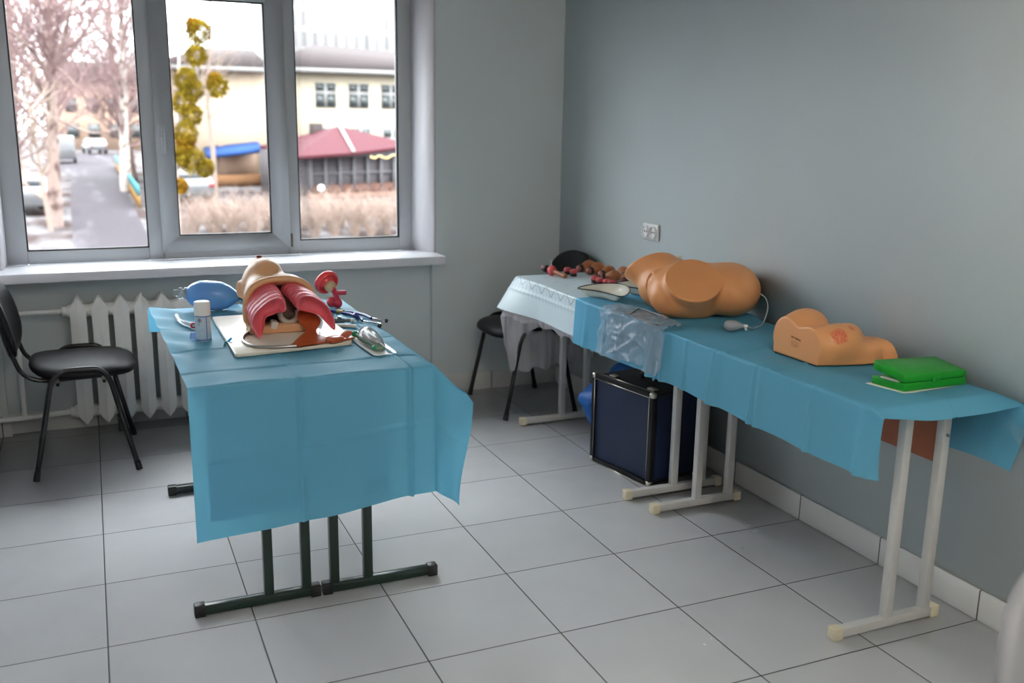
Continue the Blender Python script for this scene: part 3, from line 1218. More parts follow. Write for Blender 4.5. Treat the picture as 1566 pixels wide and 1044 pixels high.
# white cloth on the far desk ----------------------------------------------
def lace_mat():
    mm, nt, b = new_mat('white_patterned_oilcloth')
    L = nt.links.new
    g = nt.nodes.new('ShaderNodeNewGeometry')
    sp = nt.nodes.new('ShaderNodeSeparateXYZ')
    L(g.outputs['Position'], sp.inputs[0])

    def mth(op, a, bb=None, c=None):
        n = nt.nodes.new('ShaderNodeMath')
        n.operation = op
        for i, x in enumerate((a, bb, c)):
            if x is None:
                continue
            if isinstance(x, (int, float)):
                n.inputs[i].default_value = x
            else:
                L(x, n.inputs[i])
        return n.outputs[0]
    X, Y, Z = sp.outputs
    # unrolled coordinate across: runs over the top and down the front
    down = mth('MAXIMUM', mth('SUBTRACT', 0.770, Z), 0.0)
    w_ = mth('ADD', mth('SUBTRACT', X, 2.03), mth('MULTIPLY', down, -1.0))
    P = 0.105
    fy = mth('ABSOLUTE', mth('SUBTRACT', mth('FRACT', mth('DIVIDE', Y, P)), 0.5))          # 0..0.5 zigzag
    line1 = mth('ABSOLUTE', mth('SUBTRACT', w_, mth('MULTIPLY_ADD', fy, -0.10, 0.012)))
    l1 = mth('LESS_THAN', line1, 0.0042)
    band = mth('MULTIPLY', mth('LESS_THAN', w_, mth('MULTIPLY_ADD', fy, -0.10, 0.012)), mth('GREATER_THAN', w_, -0.085))
    st = mth('LESS_THAN', mth('ABSOLUTE', mth('SUBTRACT', mth('FRACT', mth('DIVIDE', Y, P / 3)), 0.5)), 0.06)
    l2 = mth('MULTIPLY', band, st)
    dots_y = mth('LESS_THAN', mth('ABSOLUTE', mth('SUBTRACT', mth('FRACT', mth('DIVIDE', Y, 0.12)), 0.5)), 0.10)
    dots_x = mth('LESS_THAN', mth('ABSOLUTE', mth('SUBTRACT', mth('FRACT', mth('DIVIDE', X, 0.10)), 0.5)), 0.10)
    dots = mth('MULTIPLY', mth('MULTIPLY', dots_x, dots_y), mth('GREATER_THAN', w_, 0.05))
    msk = mth('MAXIMUM', mth('MAXIMUM', l1, mth('MULTIPLY', l2, 0.6)), mth('MULTIPLY', dots, 0.45))
    msk = mth('MULTIPLY', msk, 0.62)
    mx = nt.nodes.new('ShaderNodeMix')
    mx.data_type = 'RGBA'
    L(msk, mx.inputs[0])
    mx.inputs[6].default_value = lin((198, 214, 220))
    mx.inputs[7].default_value = lin((104, 112, 120))
    L(mx.outputs[2], b.inputs['Base Color'])
    b.inputs['Roughness'].default_value = 0.4
    b.inputs['Specular IOR Level'].default_value = 0.4
    return mm


M_lace = lace_mat()
ZW = 0.7695


def white_cloth(u, v, dz=0.0, hang=0.178, endx=0.07, wave=0.0, ytop=2.93):
    """u along from under the blue drape to the far end and its overhang, v across from the wall to the front hem"""
    y0 = 2.06
    L = (ytop - y0) + endx
    q = u * L
    e = max(0.0, q - (ytop - y0))
    y = y0 + min(q, ytop - y0)
    xw, xf = 2.545, 2.038
    W = (xw - xf) + hang
    p = v * W
    d = max(0.0, p - (xw - xf))
    x = xw - min(p, xw - xf)
    z = ZW + dz
    if d > 0:
        k = d / hang
        bulge = 0.003 + 0.004 * k + 0.003 * math.sin(y * 14) * k + wave * math.sin(y * 75 + 2 * math.sin(y * 31)) * k
        bulge += crease(d, 0.062, 0.010, 0.004)
        px = xf - bulge
        if e > 0:
            # the corner flares out and down in a cone
            return Vector((px - 0.50 * d, y + 0.42 * e * (1 - 0.4 * k) + 0.12 * d, z - 0.93 * d - 0.25 * e * (1 - k)))
        fl = sstep(ytop - 0.30, ytop, y)
        return Vector((px - 0.50 * d * fl, y + 0.12 * d * fl, z - d * (1 - 0.07 * fl)))
    wr = 0.0010 * math.sin(29 * x + 9 * y)
    if e > 0:
        return Vector((x, y + 0.10 * e + 0.32 * e * sstep(2.4, xf, x), z - 0.95 * e + 0.70 * e * sstep(2.4, xf, x)))
    return Vector((x, y, z + wr))


m = MB(180)
m.grid(lambda u, v: white_cloth(u, v), 150, 110)
o = m.build('tablecloth', M_lace)
tag(o, 'white patterned tablecloth over the far desk by the corner, under the organ models', 'tablecloth')
# grey film under it
m = MB(180)


def film(u, v):
    # front frill below the white hem and the long curtain at the far end
    ytop, y0 = 2.945, 1.95
    hang = 0.200
    if u < 0.62:
        y = y0 + (u / 0.62) * (ytop - 0.02 - y0)
        d = v * hang
        k = v
        x = 2.040 - 0.004 * k + 0.004 * math.sin(y * 80 + 3 * math.sin(y * 27)) * k * k
        fl = sstep(ytop - 0.32, ytop - 0.02, y)
        z = 0.766 - d * (1 + 0.04 * math.sin(y * 37))
        return Vector((x - 0.088 * fl * k, y + 0.015 * fl * k, z))
    t = (u - 0.62) / 0.38
    xt = 1.950 + 0.56 * t
    xb = 2.008 + 0.49 * t
    zt = 0.764 if xt > 2.042 else 0.602 + (xt - 1.950) / 0.092 * 0.162
    zb = 0.256 + 0.012 * math.sin(t * 26) + 0.03 * t
    k = v
    return Vector((xt + (xb - xt) * k + 0.010 * math.sin(k * 9) * (1 - t), 2.9375 + 0.0065 * math.sin(t * 34 + 3 * k) * (0.3 + k) - 0.004 * math.sin(t * 71 + 5 * k) * k, zt + (zb - zt) * k))
    # round the corner and along the far end towards the wall
    ang = t
    x = 2.028 - 0.085 * v * (1 - t) + 0.46 * t
    y = 2.930 + 0.05 * v + 0.035 * math.sin(t * 3.0) * v + 0.010 * math.sin(t * 38 + 2 * v) * v
    z = 0.766 - v * (0.40 - 0.10 * t + 0.012 * math.sin(t * 31))
    if t < 0.001:
        pass
    return Vector((x, y, z))


m.grid(film, 260, 60)
o = m.build('protective_sheet', M_grey_film)
tag(o, 'grey see-through protective sheet hanging below the white tablecloth at the corner', 'sheet')

# clear film over the front edge under the pelvis ---------------------------
m = MB(180)
random.seed(4)
RW = [(random.uniform(1.50, 1.97), random.uniform(0.0, 0.36), random.uniform(0, PI), random.uniform(0.02, 0.06), random.uniform(0.004, 0.012)) for _ in range(90)]


def clear_film(u, v):
    y = 1.525 + 0.06 * max(0.0, 1 - v * 2.4) * (1 - u) + u * 0.435 + 0.012 * math.sin(v * 7)
    L0 = 0.115
    L = L0 + 0.172 - 0.02 * math.sin(u * 6) + 0.025 * (1 - u)
    q = v * L
    wv = 0.0
    for yy, qq, an, w_, h_ in RW:
        dd = (y - yy) * math.cos(an) + (q - qq) * math.sin(an)
        al = -(y - yy) * math.sin(an) + (q - qq) * math.cos(an)
        wv += h_ * math.exp(-(dd / 0.010) ** 2 - (al / (w_ * 2.2)) ** 2)
    yc = min(max(y, YN), YF)
    if q < L0:
        return Vector((xfront_r(yc) + L0 - q, y, ztop_r(yc) + 0.0065 + wv * 0.7 + 0.004 * sstep(L0 * 0.6, L0, q)))
    d = q - L0
    k = d / (L - L0)
    x = xfront_r(yc) - 0.014 - 0.010 * k - pleat(yc) * (0.35 + 0.75 * min(1.0, d / 0.205)) - wv
    return Vector((x, y, ztop_r(yc) + 0.0075 - d))


m.grid(clear_film, 130, 130)
o = m.build('plastic_film', M_clear_film)
tag(o, "crumpled clear plastic film hanging over the drape's front edge below the pelvis model", 'plastic film')
# ------------------------------------------------------------------ things on the left desks
M_skin = mat('tan_vinyl_skin', (214, 164, 120), 0.4, spec=0.45, vary=0.03, vscale=6, bump=0.04, bscale=160, sss=0.08)
M_lung = mat('dark_pink_rubber', (222, 106, 118), 0.38, spec=0.45, vary=0.05, vscale=30)
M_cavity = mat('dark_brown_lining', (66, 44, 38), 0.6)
M_stomach = mat('rust_brown_rubber', (182, 88, 52), 0.28, spec=0.6, vary=0.06, vscale=20)
M_board = mat('cream_board', (224, 216, 200), 0.3, vary=0.02, vscale=6)
M_trachea = mat('pale_grey_rubber', (190, 182, 172), 0.35)
M_pale_plastic = mat('pale_plastic', (226, 222, 212), 0.3)
CAMY = -1.5424
CAMX, CAMZ = 0.0584, 1.5398


def along(p, y0, y1):
    k = (y1 - CAMY) / (y0 - CAMY)
    return (CAMX + (p[0] - CAMX) * k, CAMZ + (p[1] - CAMZ) * k)


ZB = 0.7665          # under the board
ZT = 0.7785          # top of the board
at = thing('airway_trainer', "tan training head on a cream board with two pink ribbed lungs", 'training model', (0.66, 1.98, ZB))
b = MB()
outline = [(0.452, 1.652), (0.462, 1.643), (0.850, 1.694), (0.860, 1.702), (0.882, 1.80), (0.876, 2.31), (0.866, 2.32), (0.462, 2.31), (0.453, 2.30)]
b.prism(outline, ZB, ZT, bevel=0.003)
b.build('base_board', M_board, at)

HC = (0.636, 2.17, 0.905)


def torso_fn(P):
    # head lying back: cranium and jaw seen from the chest
    head = d_ell(P, HC, (0.084, 0.115, 0.108))
    jaw = d_ell(P, (0.640, 2.12, 0.968), (0.050, 0.06, 0.050))
    d = smin(head, jaw, 0.05)
    neck = d_cap(P, (0.645, 2.14, 0.86), (0.660, 2.04, 0.85), 0.070, 0.085)
    d = smin(d, neck, 0.04)
    # chest shell, a broad arch open to the front
    out = d_box(P, (0.664, 2.045, 0.850), (0.240, 0.17, 0.250), 0.080)
    d = smin(d, out, 0.03)
    inner = d_box(P, (0.664, 1.985, 0.846), (0.196, 0.16, 0.200), 0.075)
    d = smax(d, -inner, 0.010)
    d = smax(d, d_plane(P, (0, 1.962, 0.85), (0, -1, 0.10)), 0.008)
    # rolled rim on the front edge of the arch
    q = P - np.array((0.664, 1.975, 0.852))
    ang = np.arctan2(q[..., 2], q[..., 0])
    c, s_ = np.cos(ang), np.sin(ang)
    sup = (np.abs(c / 0.124) ** 2.7 + np.abs(s_ / 0.117) ** 2.7) ** (-1 / 2.7)
    rim = np.linalg.norm(np.stack([q[..., 0] - sup * c, q[..., 1] * 0.8, q[..., 2] - sup * s_], -1), axis=-1) - 0.013
    rim = smax(rim, d_plane(P, (0, 0, 0.81), (0, 0, -1)), 0.01)
    d = smin(d, rim, 0.014)
    # flat neck base under the opening
    d = smin(d, d_box(P, (0.648, 1.952, 0.790), (0.212, 0.070, 0.046), 0.014), 0.012)
    # nose and ear
    d = smin(d, d_ell(P, (0.628, 2.20, 1.006), (0.014, 0.022, 0.018)), 0.015)
    ear = d_ell(P, (0.550, 2.20, 0.90), (0.012, 0.022, 0.034))
    d = smin(d, ear, 0.012)
    d = smax(d, -(P[..., 2] - (ZT + 0.0005)), 0.002)
    return d


sdf_obj('torso_shell', torso_fn, (0.50, 1.88, 0.765), (0.83, 2.32, 1.05), 0.0055, M_skin, at)
e = MB(60)
e.ell((0.628, 2.196, 1.024), (0.010, 0.010, 0.006))
e.build('nostril', mat('dark_red_rubber', (120, 40, 36), 0.4), at)
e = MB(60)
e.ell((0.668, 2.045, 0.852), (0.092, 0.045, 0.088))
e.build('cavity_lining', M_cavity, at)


def lung(front, yF, yB, back_shift, back_scale, twist):
    """a ribbed lobe lofted backwards from its crescent front face"""
    pts = [along(p, 1.90, yF) for p in front]
    P = spline([(x, 0, z) for x, z in pts + [pts[0]]], 5)[:-1]
    cx = sum(p.x for p in P) / len(P)
    cz = sum(p.z for p in P) / len(P)
    m = MB(70)
    R = []
    N = 34
    # front face set back inside a soft lip
    for sc, y in ((0.0, yF + 0.034), (0.35, yF + 0.032), (0.60, yF + 0.026), (0.74, yF + 0.016), (0.83, yF + 0.006), (0.90, yF + 0.000), (0.955, yF - 0.001), (0.99, yF + 0.004)):
        R.append([m.bm.verts.new((cx + (p.x - cx) * sc, y, cz + (p.z - cz) * sc)) for p in P] if sc else [m.bm.verts.new((cx, y, cz))])
    for i in range(N + 1):
        t = i / N
        y = yF + 0.008 + (yB - yF - 0.008) * t
        rib = 1.0 + 0.046 * (abs(math.sin(t * PI * 6.0)) - 0.45)
        s = (1.0 + (back_scale - 1.0) * t) * rib
        if t > 0.9:
            s *= 1 - 0.35 * ((t - 0.9) / 0.1) ** 2
        ox, oz = back_shift[0] * t, back_shift[1] * math.sin(t * PI / 2)
        # tip of the crescent is drawn up towards the back
        R.append([m.bm.verts.new((cx + ox + (p.x - cx) * s, y, cz + oz + ((p.z - cz) * (1 - twist * t) if p.z < cz else (p.z - cz)) * s)) for p in P])
    R.append([m.bm.verts.new((cx + back_shift[0], yB + 0.01, cz + back_shift[1]))])
    for A, B in zip(R[:-1], R[1:]):
        n = len(P)
        for j in range(n):
            jj = (j + 1) % n
            if len(A) == 1:
                m.bm.faces.new((A[0], B[jj], B[j]))
            elif len(B) == 1:
                m.bm.faces.new((A[j], A[jj], B[0]))
            else:
                m.bm.faces.new((A[j], A[jj], B[jj], B[j]))
    return m.build('lung', M_lung, at)


LLp = [(0.675, 0.871), (0.669, 0.901), (0.648, 0.916), (0.616, 0.908), (0.584, 0.886), (0.558, 0.86), (0.546, 0.828), (0.555, 0.791), (0.571, 0.766), (0.583, 0.785), (0.589, 0.814), (0.599, 0.843), (0.628, 0.854), (0.646, 0.862), (0.661, 0.859)]
RLp = [(0.706, 0.88), (0.711, 0.898), (0.727, 0.914), (0.757, 0.916), (0.789, 0.901), (0.818, 0.877), (0.838, 0.846), (0.848, 0.815), (0.849, 0.78), (0.832, 0.789), (0.809, 0.821), (0.787, 0.84), (0.758, 0.851), (0.729, 0.86), (0.711, 0.867)]
lung(LLp, 1.842, 2.02, (-0.006, 0.030), 0.98, 0.35)
lung(RLp, 1.842, 2.02, (-0.030, 0.030), 0.92, 0.55)
g = MB(60)
g.tube(spline([(0.655, 1.955, 0.850), (0.662, 1.945, 0.826), (0.688, 1.938, 0.812), (0.714, 1.945, 0.826), (0.724, 1.955, 0.852)], 6), 0.011, 12)
g.build('neck_ring', M_trachea, at)
g = MB(60)
g.tube(spline([(0.690, 1.95, 0.832), (0.692, 1.985, 0.862), (0.690, 2.03, 0.905)], 6), 0.024, 16)
g.build('trachea', mat('grey_brown_tube', (118, 104, 96), 0.4), at)
g = MB()
g.box((0.628, 1.925, 0.812), (0.026, 0.03, 0.030), (0.2, 0.25, 0.1), 0.006)
g.box((0.612, 1.935, 0.800), (0.012, 0.03, 0.024), (0.1, 0.3, 0.2), 0.005)
g.build('lung_connector', M_pale_plastic, at)
g = MB(60)
g.tube(spline([(0.786, 1.93, 0.832), (0.797, 1.92, 0.822), (0.800, 1.915, 0.803), (0.794, 1.915, 0.786)], 5), 0.005, 10)
g.build('clear_hose', clear_mat('clear_hose_plastic', body=0.35), at)

# stomach: a limp bag that drops from the shell and spreads over the board
def stomach(u, v):
    c = spline([(0.742, 1.965, 0.850), (0.748, 1.925, 0.832), (0.757, 1.90, 0.806), (0.752, 1.868, 0.790), (0.742, 1.83, 0.784), (0.728, 1.775, 0.782), (0.712, 1.72, 0.781), (0.700, 1.675, 0.780)], 6)
    n = len(c) - 1
    f = min(n - 1e-4, v * n)
    i = int(f)
    p = c[i].lerp(c[i + 1], f - i)
    w = 0.020 + 0.020 * math.sin(min(1, v * 2.2) * PI) ** 2 + 0.062 * sstep(0.45, 0.95, v)
    th = 0.010 * (1 - sstep(0.3, 0.7, v)) + 0.0035
    a = 2 * PI * u
    tap = 1.0 if v < 0.97 else 0.6
    return p + Vector((math.cos(a) * w * tap + 0.012 * math.sin(v * 9) * sstep(0.4, 0.8, v), 0.014 * math.cos(a) * sstep(0.4, 0.9, v), (0.5 + 0.5 * math.sin(a)) * th))


g = MB(70)
g.grid(stomach, 28, 48, wrap_u=True)
g.build('stomach_bag', M_stomach, at)
g = MB(40)
g.box((0.800, 1.702, ZT + 0.012), (0.058, 0.040, 0.022), (0.05, 0, 0.50), 0.008)
g.build('stomach_neck', M_stomach, at)
g = MB(40)
g.box((0.847, 1.742, ZT + 0.014), (0.050, 0.036, 0.007), (0.1, -0.55, 0.55), 0.003)
g.box((0.845, 1.735, ZT + 0.005), (0.060, 0.036, 0.008), (0.0, 0.0, 0.50), 0.003)
g.build('stomach_flap', M_stomach, at)
g = MB(60)
g.tube(spline([(0.545, 1.95, 0.784), (0.520, 1.90, 0.784), (0.503, 1.82, 0.784), (0.515, 1.735, 0.784), (0.555, 1.695, 0.784), (0.605, 1.678, 0.784), (0.660, 1.672, 0.784)], 7), 0.0055, 12)
g.build('metal_tube', mat('dull_metal_tube', (170, 168, 164), 0.3, metal=0.9), at)

# ------------------------------------------------------------------ resuscitator bag
M_bagblue = mat('translucent_blue_silicone', (112, 170, 236), 0.25, spec=0.5, sss=0.35, trans=0.12)
M_clearhard = clear_mat('clear_hard_plastic', body=0.22, gloss=0.8)
rb = thing('resuscitator_bag', "blue translucent resuscitator bag with clear valve, behind the spray can", 'resuscitator', (0.475, 2.52, ZL))
ax = (Vector((0.571, 2.50, 0.818)) - Vector((0.385, 2.54, 0.836))).normalized()
MX = Matrix.Translation((0.480, 2.52, 0.826)) @ frame_z(ax).to_4x4()
m = MB(50)
prof = [(0.0, -0.098), (0.022, -0.098), (0.030, -0.095), (0.044, -0.080), (0.0565, -0.055), (0.0605, -0.025), (0.0605, 0.010), (0.058, 0.040), (0.047, 0.068), (0.030, 0.090), (0.018, 0.104), (0.017, 0.112), (0.0, 0.112)]
m.lathe(prof, 40, MX)
m.build('bag', M_bagblue, rb)
m = MB(50)
m.lathe([(0.0, -0.150), (0.014, -0.150), (0.014, -0.132), (0.024, -0.131), (0.024, -0.118), (0.018, -0.117), (0.018, -0.110), (0.026, -0.109), (0.026, -0.096), (0.0, -0.096)], 28, MX)
m.build('inlet_valve', M_clearhard, rb)
m = MB(50)
m.lathe([(0.0, 0.108), (0.019, 0.108), (0.019, 0.124), (0.026, 0.125), (0.026, 0.140), (0.012, 0.142), (0.012, 0.160), (0.0, 0.160)], 28, MX)
m.cyl(MX @ Vector((0, 0, 0.133)), MX @ Vector((0, 0, 0.133)) + Vector((0.004, -0.004, -0.034)), 0.013, 0.012, n=16)
m.build('patient_valve', mat('teal_clear_plastic', (70, 108, 122), 0.2, trans=0.3), rb)
m = MB(50)
m.ell((0.570, 2.62, ZL + 0.036), (0.03, 0.028, 0.036))
fm = m.build('face_mask', clear_mat('cloudy_clear_plastic', body=0.45, gloss=0.5), rb)

# ------------------------------------------------------------------ spray can with white cap
def can_mat():
    mm, nt, b = new_mat('white_blue_can_label')
    L = nt.links.new
    tc = nt.nodes.new('ShaderNodeTexCoord')
    sp = nt.nodes.new('ShaderNodeSeparateXYZ')
    L(tc.outputs['Object'], sp.inputs[0])
    n = nt.nodes.new('ShaderNodeTexNoise')
    n.inputs['Scale'].default_value = 90
    L(tc.outputs['Object'], n.inputs['Vector'])
    r = nt.nodes.new('ShaderNodeMapRange')
    r.inputs['From Min'].default_value = 0.55
    r.inputs['From Max'].default_value = 0.62
    r.inputs['To Max'].default_value = 0.25
    L(n.outputs['Fac'], r.inputs['Value'])
    mx = nt.nodes.new('ShaderNodeMix')
    mx.data_type = 'RGBA'
    L(r.outputs[0], mx.inputs[0])
    mx.inputs[6].default_value = lin((196, 208, 220))
    mx.inputs[7].default_value = lin((150, 170, 196))
    L(mx.outputs[2], b.inputs['Base Color'])
    b.inputs['Roughness'].default_value = 0.3
    b.inputs['Metallic'].default_value = 0.15
    return mm


CX, CY = 0.3845, 1.945
cn = thing('spray_can', "small white spray can with pale blue label standing beside the cream board", 'spray can', (CX, CY, ZL + 0.002))
z = ZL + 0.002
m = MB(35)
m.lathe([(0.0, z + 0.003), (0.022, z + 0.003), (0.026, z), (0.0275, z + 0.004), (0.0275, z + 0.096), (0.0, z + 0.096)], 36, Matrix.Translation((CX, CY, 0)))
m.build('can_body', can_mat(), cn)
m = MB(35)
m.lathe([(0.0265, z + 0.093), (0.028, z + 0.094), (0.028, z + 0.1375), (0.0265, z + 0.1415), (0.024, z + 0.143), (0.0, z + 0.1435)], 36, Matrix.Translation((CX, CY, 0)))
m.build('cap', mat('white_cap_plastic', (232, 230, 226), 0.4), cn)


def wrap_strip(mb, a0, a1, z0, z1, r, n=10, cx=CX, cy=CY):
    mb.grid(lambda u, v: Vector((cx + r * math.sin(a0 + (a1 - a0) * u), cy - r * math.cos(a0 + (a1 - a0) * u), z0 + (z1 - z0) * v)), n, 2)


m = MB(60)
wrap_strip(m, 0.28, 0.40, z + 0.008, z + 0.090, 0.0279)
wrap_strip(m, -1.3, 1.3, z + 0.0895, z + 0.0935, 0.0279, 24)
wrap_strip(m, -1.3, 1.3, z + 0.004, z + 0.010, 0.0279, 24)
m.build('label_stripe', mat('blue_label_ink', (96, 132, 190), 0.4), cn)
m = MB(60)
# round emblem with a cross stroke, upper left of the label, and two thin rows below it
for k in range(14):
    a0 = 2 * PI * k / 14
    a1 = 2 * PI * (k + 1) / 14
    V = []
    for a, rr in ((a0, 0.0075), (a1, 0.0075), (a1, 0.0058), (a0, 0.0058)):
        ang = -0.52 + rr * math.cos(a) / 0.028
        V.append((CX + 0.0281 * math.sin(ang), CY - 0.0281 * math.cos(ang), z + 0.078 + rr * math.sin(a)))
    m.raw(V, [(0, 1, 2, 3)])
wrap_strip(m, -0.68, -0.36, z + 0.0770, z + 0.0790, 0.0281, 6)
wrap_strip(m, -0.56, -0.48, z + 0.0725, z + 0.0835, 0.0281, 4)
wrap_strip(m, -0.66, -0.50, z + 0.0650, z + 0.0665, 0.0281, 6)
wrap_strip(m, -0.64, -0.54, z + 0.0610, z + 0.0625, 0.0281, 6)
m.build('emblem', mat('dark_label_ink', (60, 62, 74), 0.5), cn)

# ------------------------------------------------------------------ mouthpiece beside the can
mp = thing('breathing_tube', 'short curved clear plastic tube with a red ring lying beside the spray can', 'tube', (0.345, 2.24, ZL))
m = MB(60)
pth = spline([(0.326, 2.34, ZL + 0.020), (0.330, 2.28, ZL + 0.014), (0.345, 2.22, ZL + 0.014), (0.368, 2.17, ZL + 0.014)], 6)
m.tube(pth, 0.011, 14)
m.build('tube_body', clear_mat('milky_tube_plastic', body=0.4, gloss=0.5), mp)
m = MB(60)
dv = (pth[-1] - pth[-3]).normalized()
m.lathe([(0.006, 0.004), (0.011, 0.0), (0.0125, 0.004), (0.011, 0.008), (0.006, 0.008)], 20, Matrix.Translation(pth[-1]) @ frame_z(dv).to_4x4())
m.build('red_ring', mat('red_plastic_ring', (196, 36, 48), 0.35), mp)
cp = MB(60)  # loose clear plastic cap, closed end up
MX = Matrix.Translation((0.353, 1.985, ZL + 0.002))
cp.lathe([(0.0, 0.0), (0.011, 0.0), (0.0125, 0.003), (0.010, 0.022), (0.006, 0.026), (0.0, 0.027)], 22, MX)
tag(cp.build('clear_cap', clear_mat('bluish_clear_plastic', tint=(205, 218, 245), body=0.3, bodycol=(190, 205, 240), gloss=0.6)), 'tiny bluish clear plastic cap lying beside the spray can', 'cup')

# ------------------------------------------------------------------ red mask with tubes
M_red = mat('red_rubber', (226, 70, 76), 0.35, spec=0.5, sss=0.1)
M_dred = mat('dark_pink_red_rubber', (190, 50, 76), 0.35)
M_beige = mat('beige_rubber', (196, 172, 136), 0.45)
rm = thing('heart_model', "red round cup with beige collar and red tubes, behind the right lung", 'training model', (0.955, 2.46, ZL))
base = Vector((0.975, 2.425, 0.826))
tip = Vector((0.950, 2.492, 0.862))
axm = (tip - base).normalized()
MX = Matrix.Translation(tip) @ frame_z(axm).to_4x4()
m = MB(50)
m.lathe([(0.0, -0.026), (0.020, -0.025), (0.026, -0.014), (0.034, -0.007), (0.0395, -0.007), (0.042, -0.014), (0.047, -0.018), (0.0525, -0.012), (0.0545, 0.0), (0.052, 0.010), (0.040, 0.017), (0.0, 0.021)], 36, MX)
m.build('cup', M_red, rm)
m = MB(50)
m.lathe([(0.0, -0.066), (0.013, -0.066), (0.016, -0.056), (0.024, -0.044), (0.026, -0.032), (0.022, -0.022), (0.0, -0.020)], 28, MX)
m.build('collar', M_beige, rm)
m = MB(60)
j = MX @ Vector((0, 0, -0.066))
m.tube(spline([j + Vector((-0.004, 0.006, 0.008)), j, j + Vector((0.004, -0.018, -0.022)), j + Vector((0.006, -0.03, -0.034))], 6), 0.012, 14)
m.tube(spline([j + Vector((0.002, -0.006, -0.006)), j + Vector((0.022, -0.01, -0.008)), j + Vector((0.048, -0.012, -0.008))], 6), 0.0095, 14)
m.build('branch_tube', M_dred, rm)
m = MB(60)
m.ell((0.975, 2.40, ZL + 0.022), (0.020, 0.022, 0.022))
m.ell((0.955, 2.42, ZL + 0.024), (0.022, 0.026, 0.022))
m.build('foot_bulb', M_dred, rm)

# ------------------------------------------------------------------ stethoscope
M_navy = mat('navy_blue_tubing', (34, 48, 134), 0.35)
M_chrome = mat('chrome', (225, 228, 232), 0.12, metal=1.0)
st = thing('stethoscope', "navy blue stethoscope with chrome ear tubes lying on the left drape", 'stethoscope', (0.98, 2.2, ZL))
z = ZL + 0.007
m = MB(60)
m.tube(spline([(0.800, 2.02, z + 0.004), (0.835, 2.10, z + 0.004), (0.845, 2.20, z), (0.880, 2.30, z), (0.930, 2.31, z), (0.958, 2.275, z), (1.000, 2.235, z + 0.003), (1.022, 2.16, z + 0.007), (1.030, 2.10, z + 0.008), (1.034, 2.075, z + 0.008)], 6), 0.0062, 12)
m.tube(spline([(0.958, 2.262, z), (0.985, 2.215, z), (0.995, 2.165, z), (0.988, 2.115, z + 0.006), (0.978, 2.095, z + 0.012), (0.972, 2.11, z + 0.018), (0.984, 2.135, z + 0.016), (0.995, 2.105, z + 0.004), (0.998, 2.075, z)], 6), 0.0062, 12)
m.build('tubing', M_navy, st)
m = MB(60)
m.cyl((0.950, 2.287, z), (0.966, 2.262, z), 0.0105, n=16)
m.build('tube_clamp', mat('brass_clamp', (150, 130, 84), 0.3, metal=0.8), st)
m = MB(60)
m.tube(spline([(1.034, 2.080, z + 0.008), (1.048, 2.050, z + 0.008), (1.062, 2.035, z + 0.004), (1.074, 2.034, z + 0.002), (1.078, 2.036, z + 0.002)], 6), 0.0032, 10)
m.tube(spline([(0.997, 2.080, z), (1.012, 2.045, z), (1.035, 2.018, z), (1.048, 1.995, z), (1.040, 1.975, z), (1.036, 1.968, z)], 6), 0.0032, 10)
m.build('ear_tube', M_chrome, st)
for c in ((1.082, 2.037, z + 0.002), (1.035, 1.964, z)):
    m = MB(60)
    m.ell(c, (0.0085, 0.0085, 0.0085))
    m.build('ear_tip', mat('black_rubber_tip', (18, 18, 20), 0.4), st)
m = MB(60)
MX = Matrix.Translation((0.792, 1.995, ZT + 0.002))
m.lathe([(0.0, 0.0), (0.018, 0.0), (0.020, 0.004), (0.016, 0.009), (0.006, 0.012), (0.0, 0.012)], 24, MX)
m.build('chest_piece', M_chrome, st)

# ------------------------------------------------------------------ valve piece and laryngoscope-like white tube
vp = thing('tube_connector', 'small grey and clear tube connector lying under the tip of the right lung', 'connector', (0.915, 2.08, ZL))
m = MB(50)
m.cyl((0.885, 2.09, ZL + 0.012), (0.925, 2.075, ZL + 0.013), 0.0105, 0.010, n=16)
m.cyl((0.905, 2.082, ZL + 0.012), (0.908, 2.080, ZL + 0.030), 0.008, n=14)
m.cyl((0.925, 2.075, ZL + 0.013), (0.948, 2.062, ZL + 0.014), 0.0072, n=14)
m.build('connector_body', mat('grey_clear_plastic', (96, 112, 120), 0.2, trans=0.2), vp)
m = MB(50)
m.tube(spline([(0.880, 2.015, ZL + 0.008), (0.915, 1.995, ZL + 0.009), (0.945, 1.972, ZL + 0.008)], 6), 0.0065, 12)
m.cyl((0.948, 2.062, ZL + 0.014), (0.958, 2.056, ZL + 0.014), 0.0085, n=14)
m.build('white_tube', M_pale_plastic, vp)

# ------------------------------------------------------------------ wrapped mask
wk = thing('wrapped_mask', "clear blister pack with a green trimmed mask beside the cream board", 'packaged mask', (0.93, 1.68, ZL + 0.002))
m = MB(60)
def tray(u, v):
    # pointed tray outline
    o = [(0.884, 1.80), (0.877, 1.70), (0.882, 1.56), (0.890, 1.500), (0.930, 1.505), (0.966, 1.512), (0.972, 1.60), (0.965, 1.80), (0.950, 1.88), (0.915, 1.885)]
    pts = spline([(x, y, 0) for x, y in o + [o[0]]], 4)
    n = len(pts) - 1
    f = (u * n) % n
    i = int(f)
    p = pts[i].lerp(pts[(i + 1) % n], f - i)
    c = Vector((0.925, 1.70, 0))
    q = c + (p - c) * v
    zz = ZL + 0.003 + 0.004 * sstep(0.85, 1.0, v)
    return Vector((q.x, q.y, zz))
m.grid(lambda u, v: tray(u, max(0.01, v)), 48, 8, wrap_u=True)
m.build('tray', mat('white_paper_backing', (230, 232, 230), 0.35), wk)
m = MB(60)
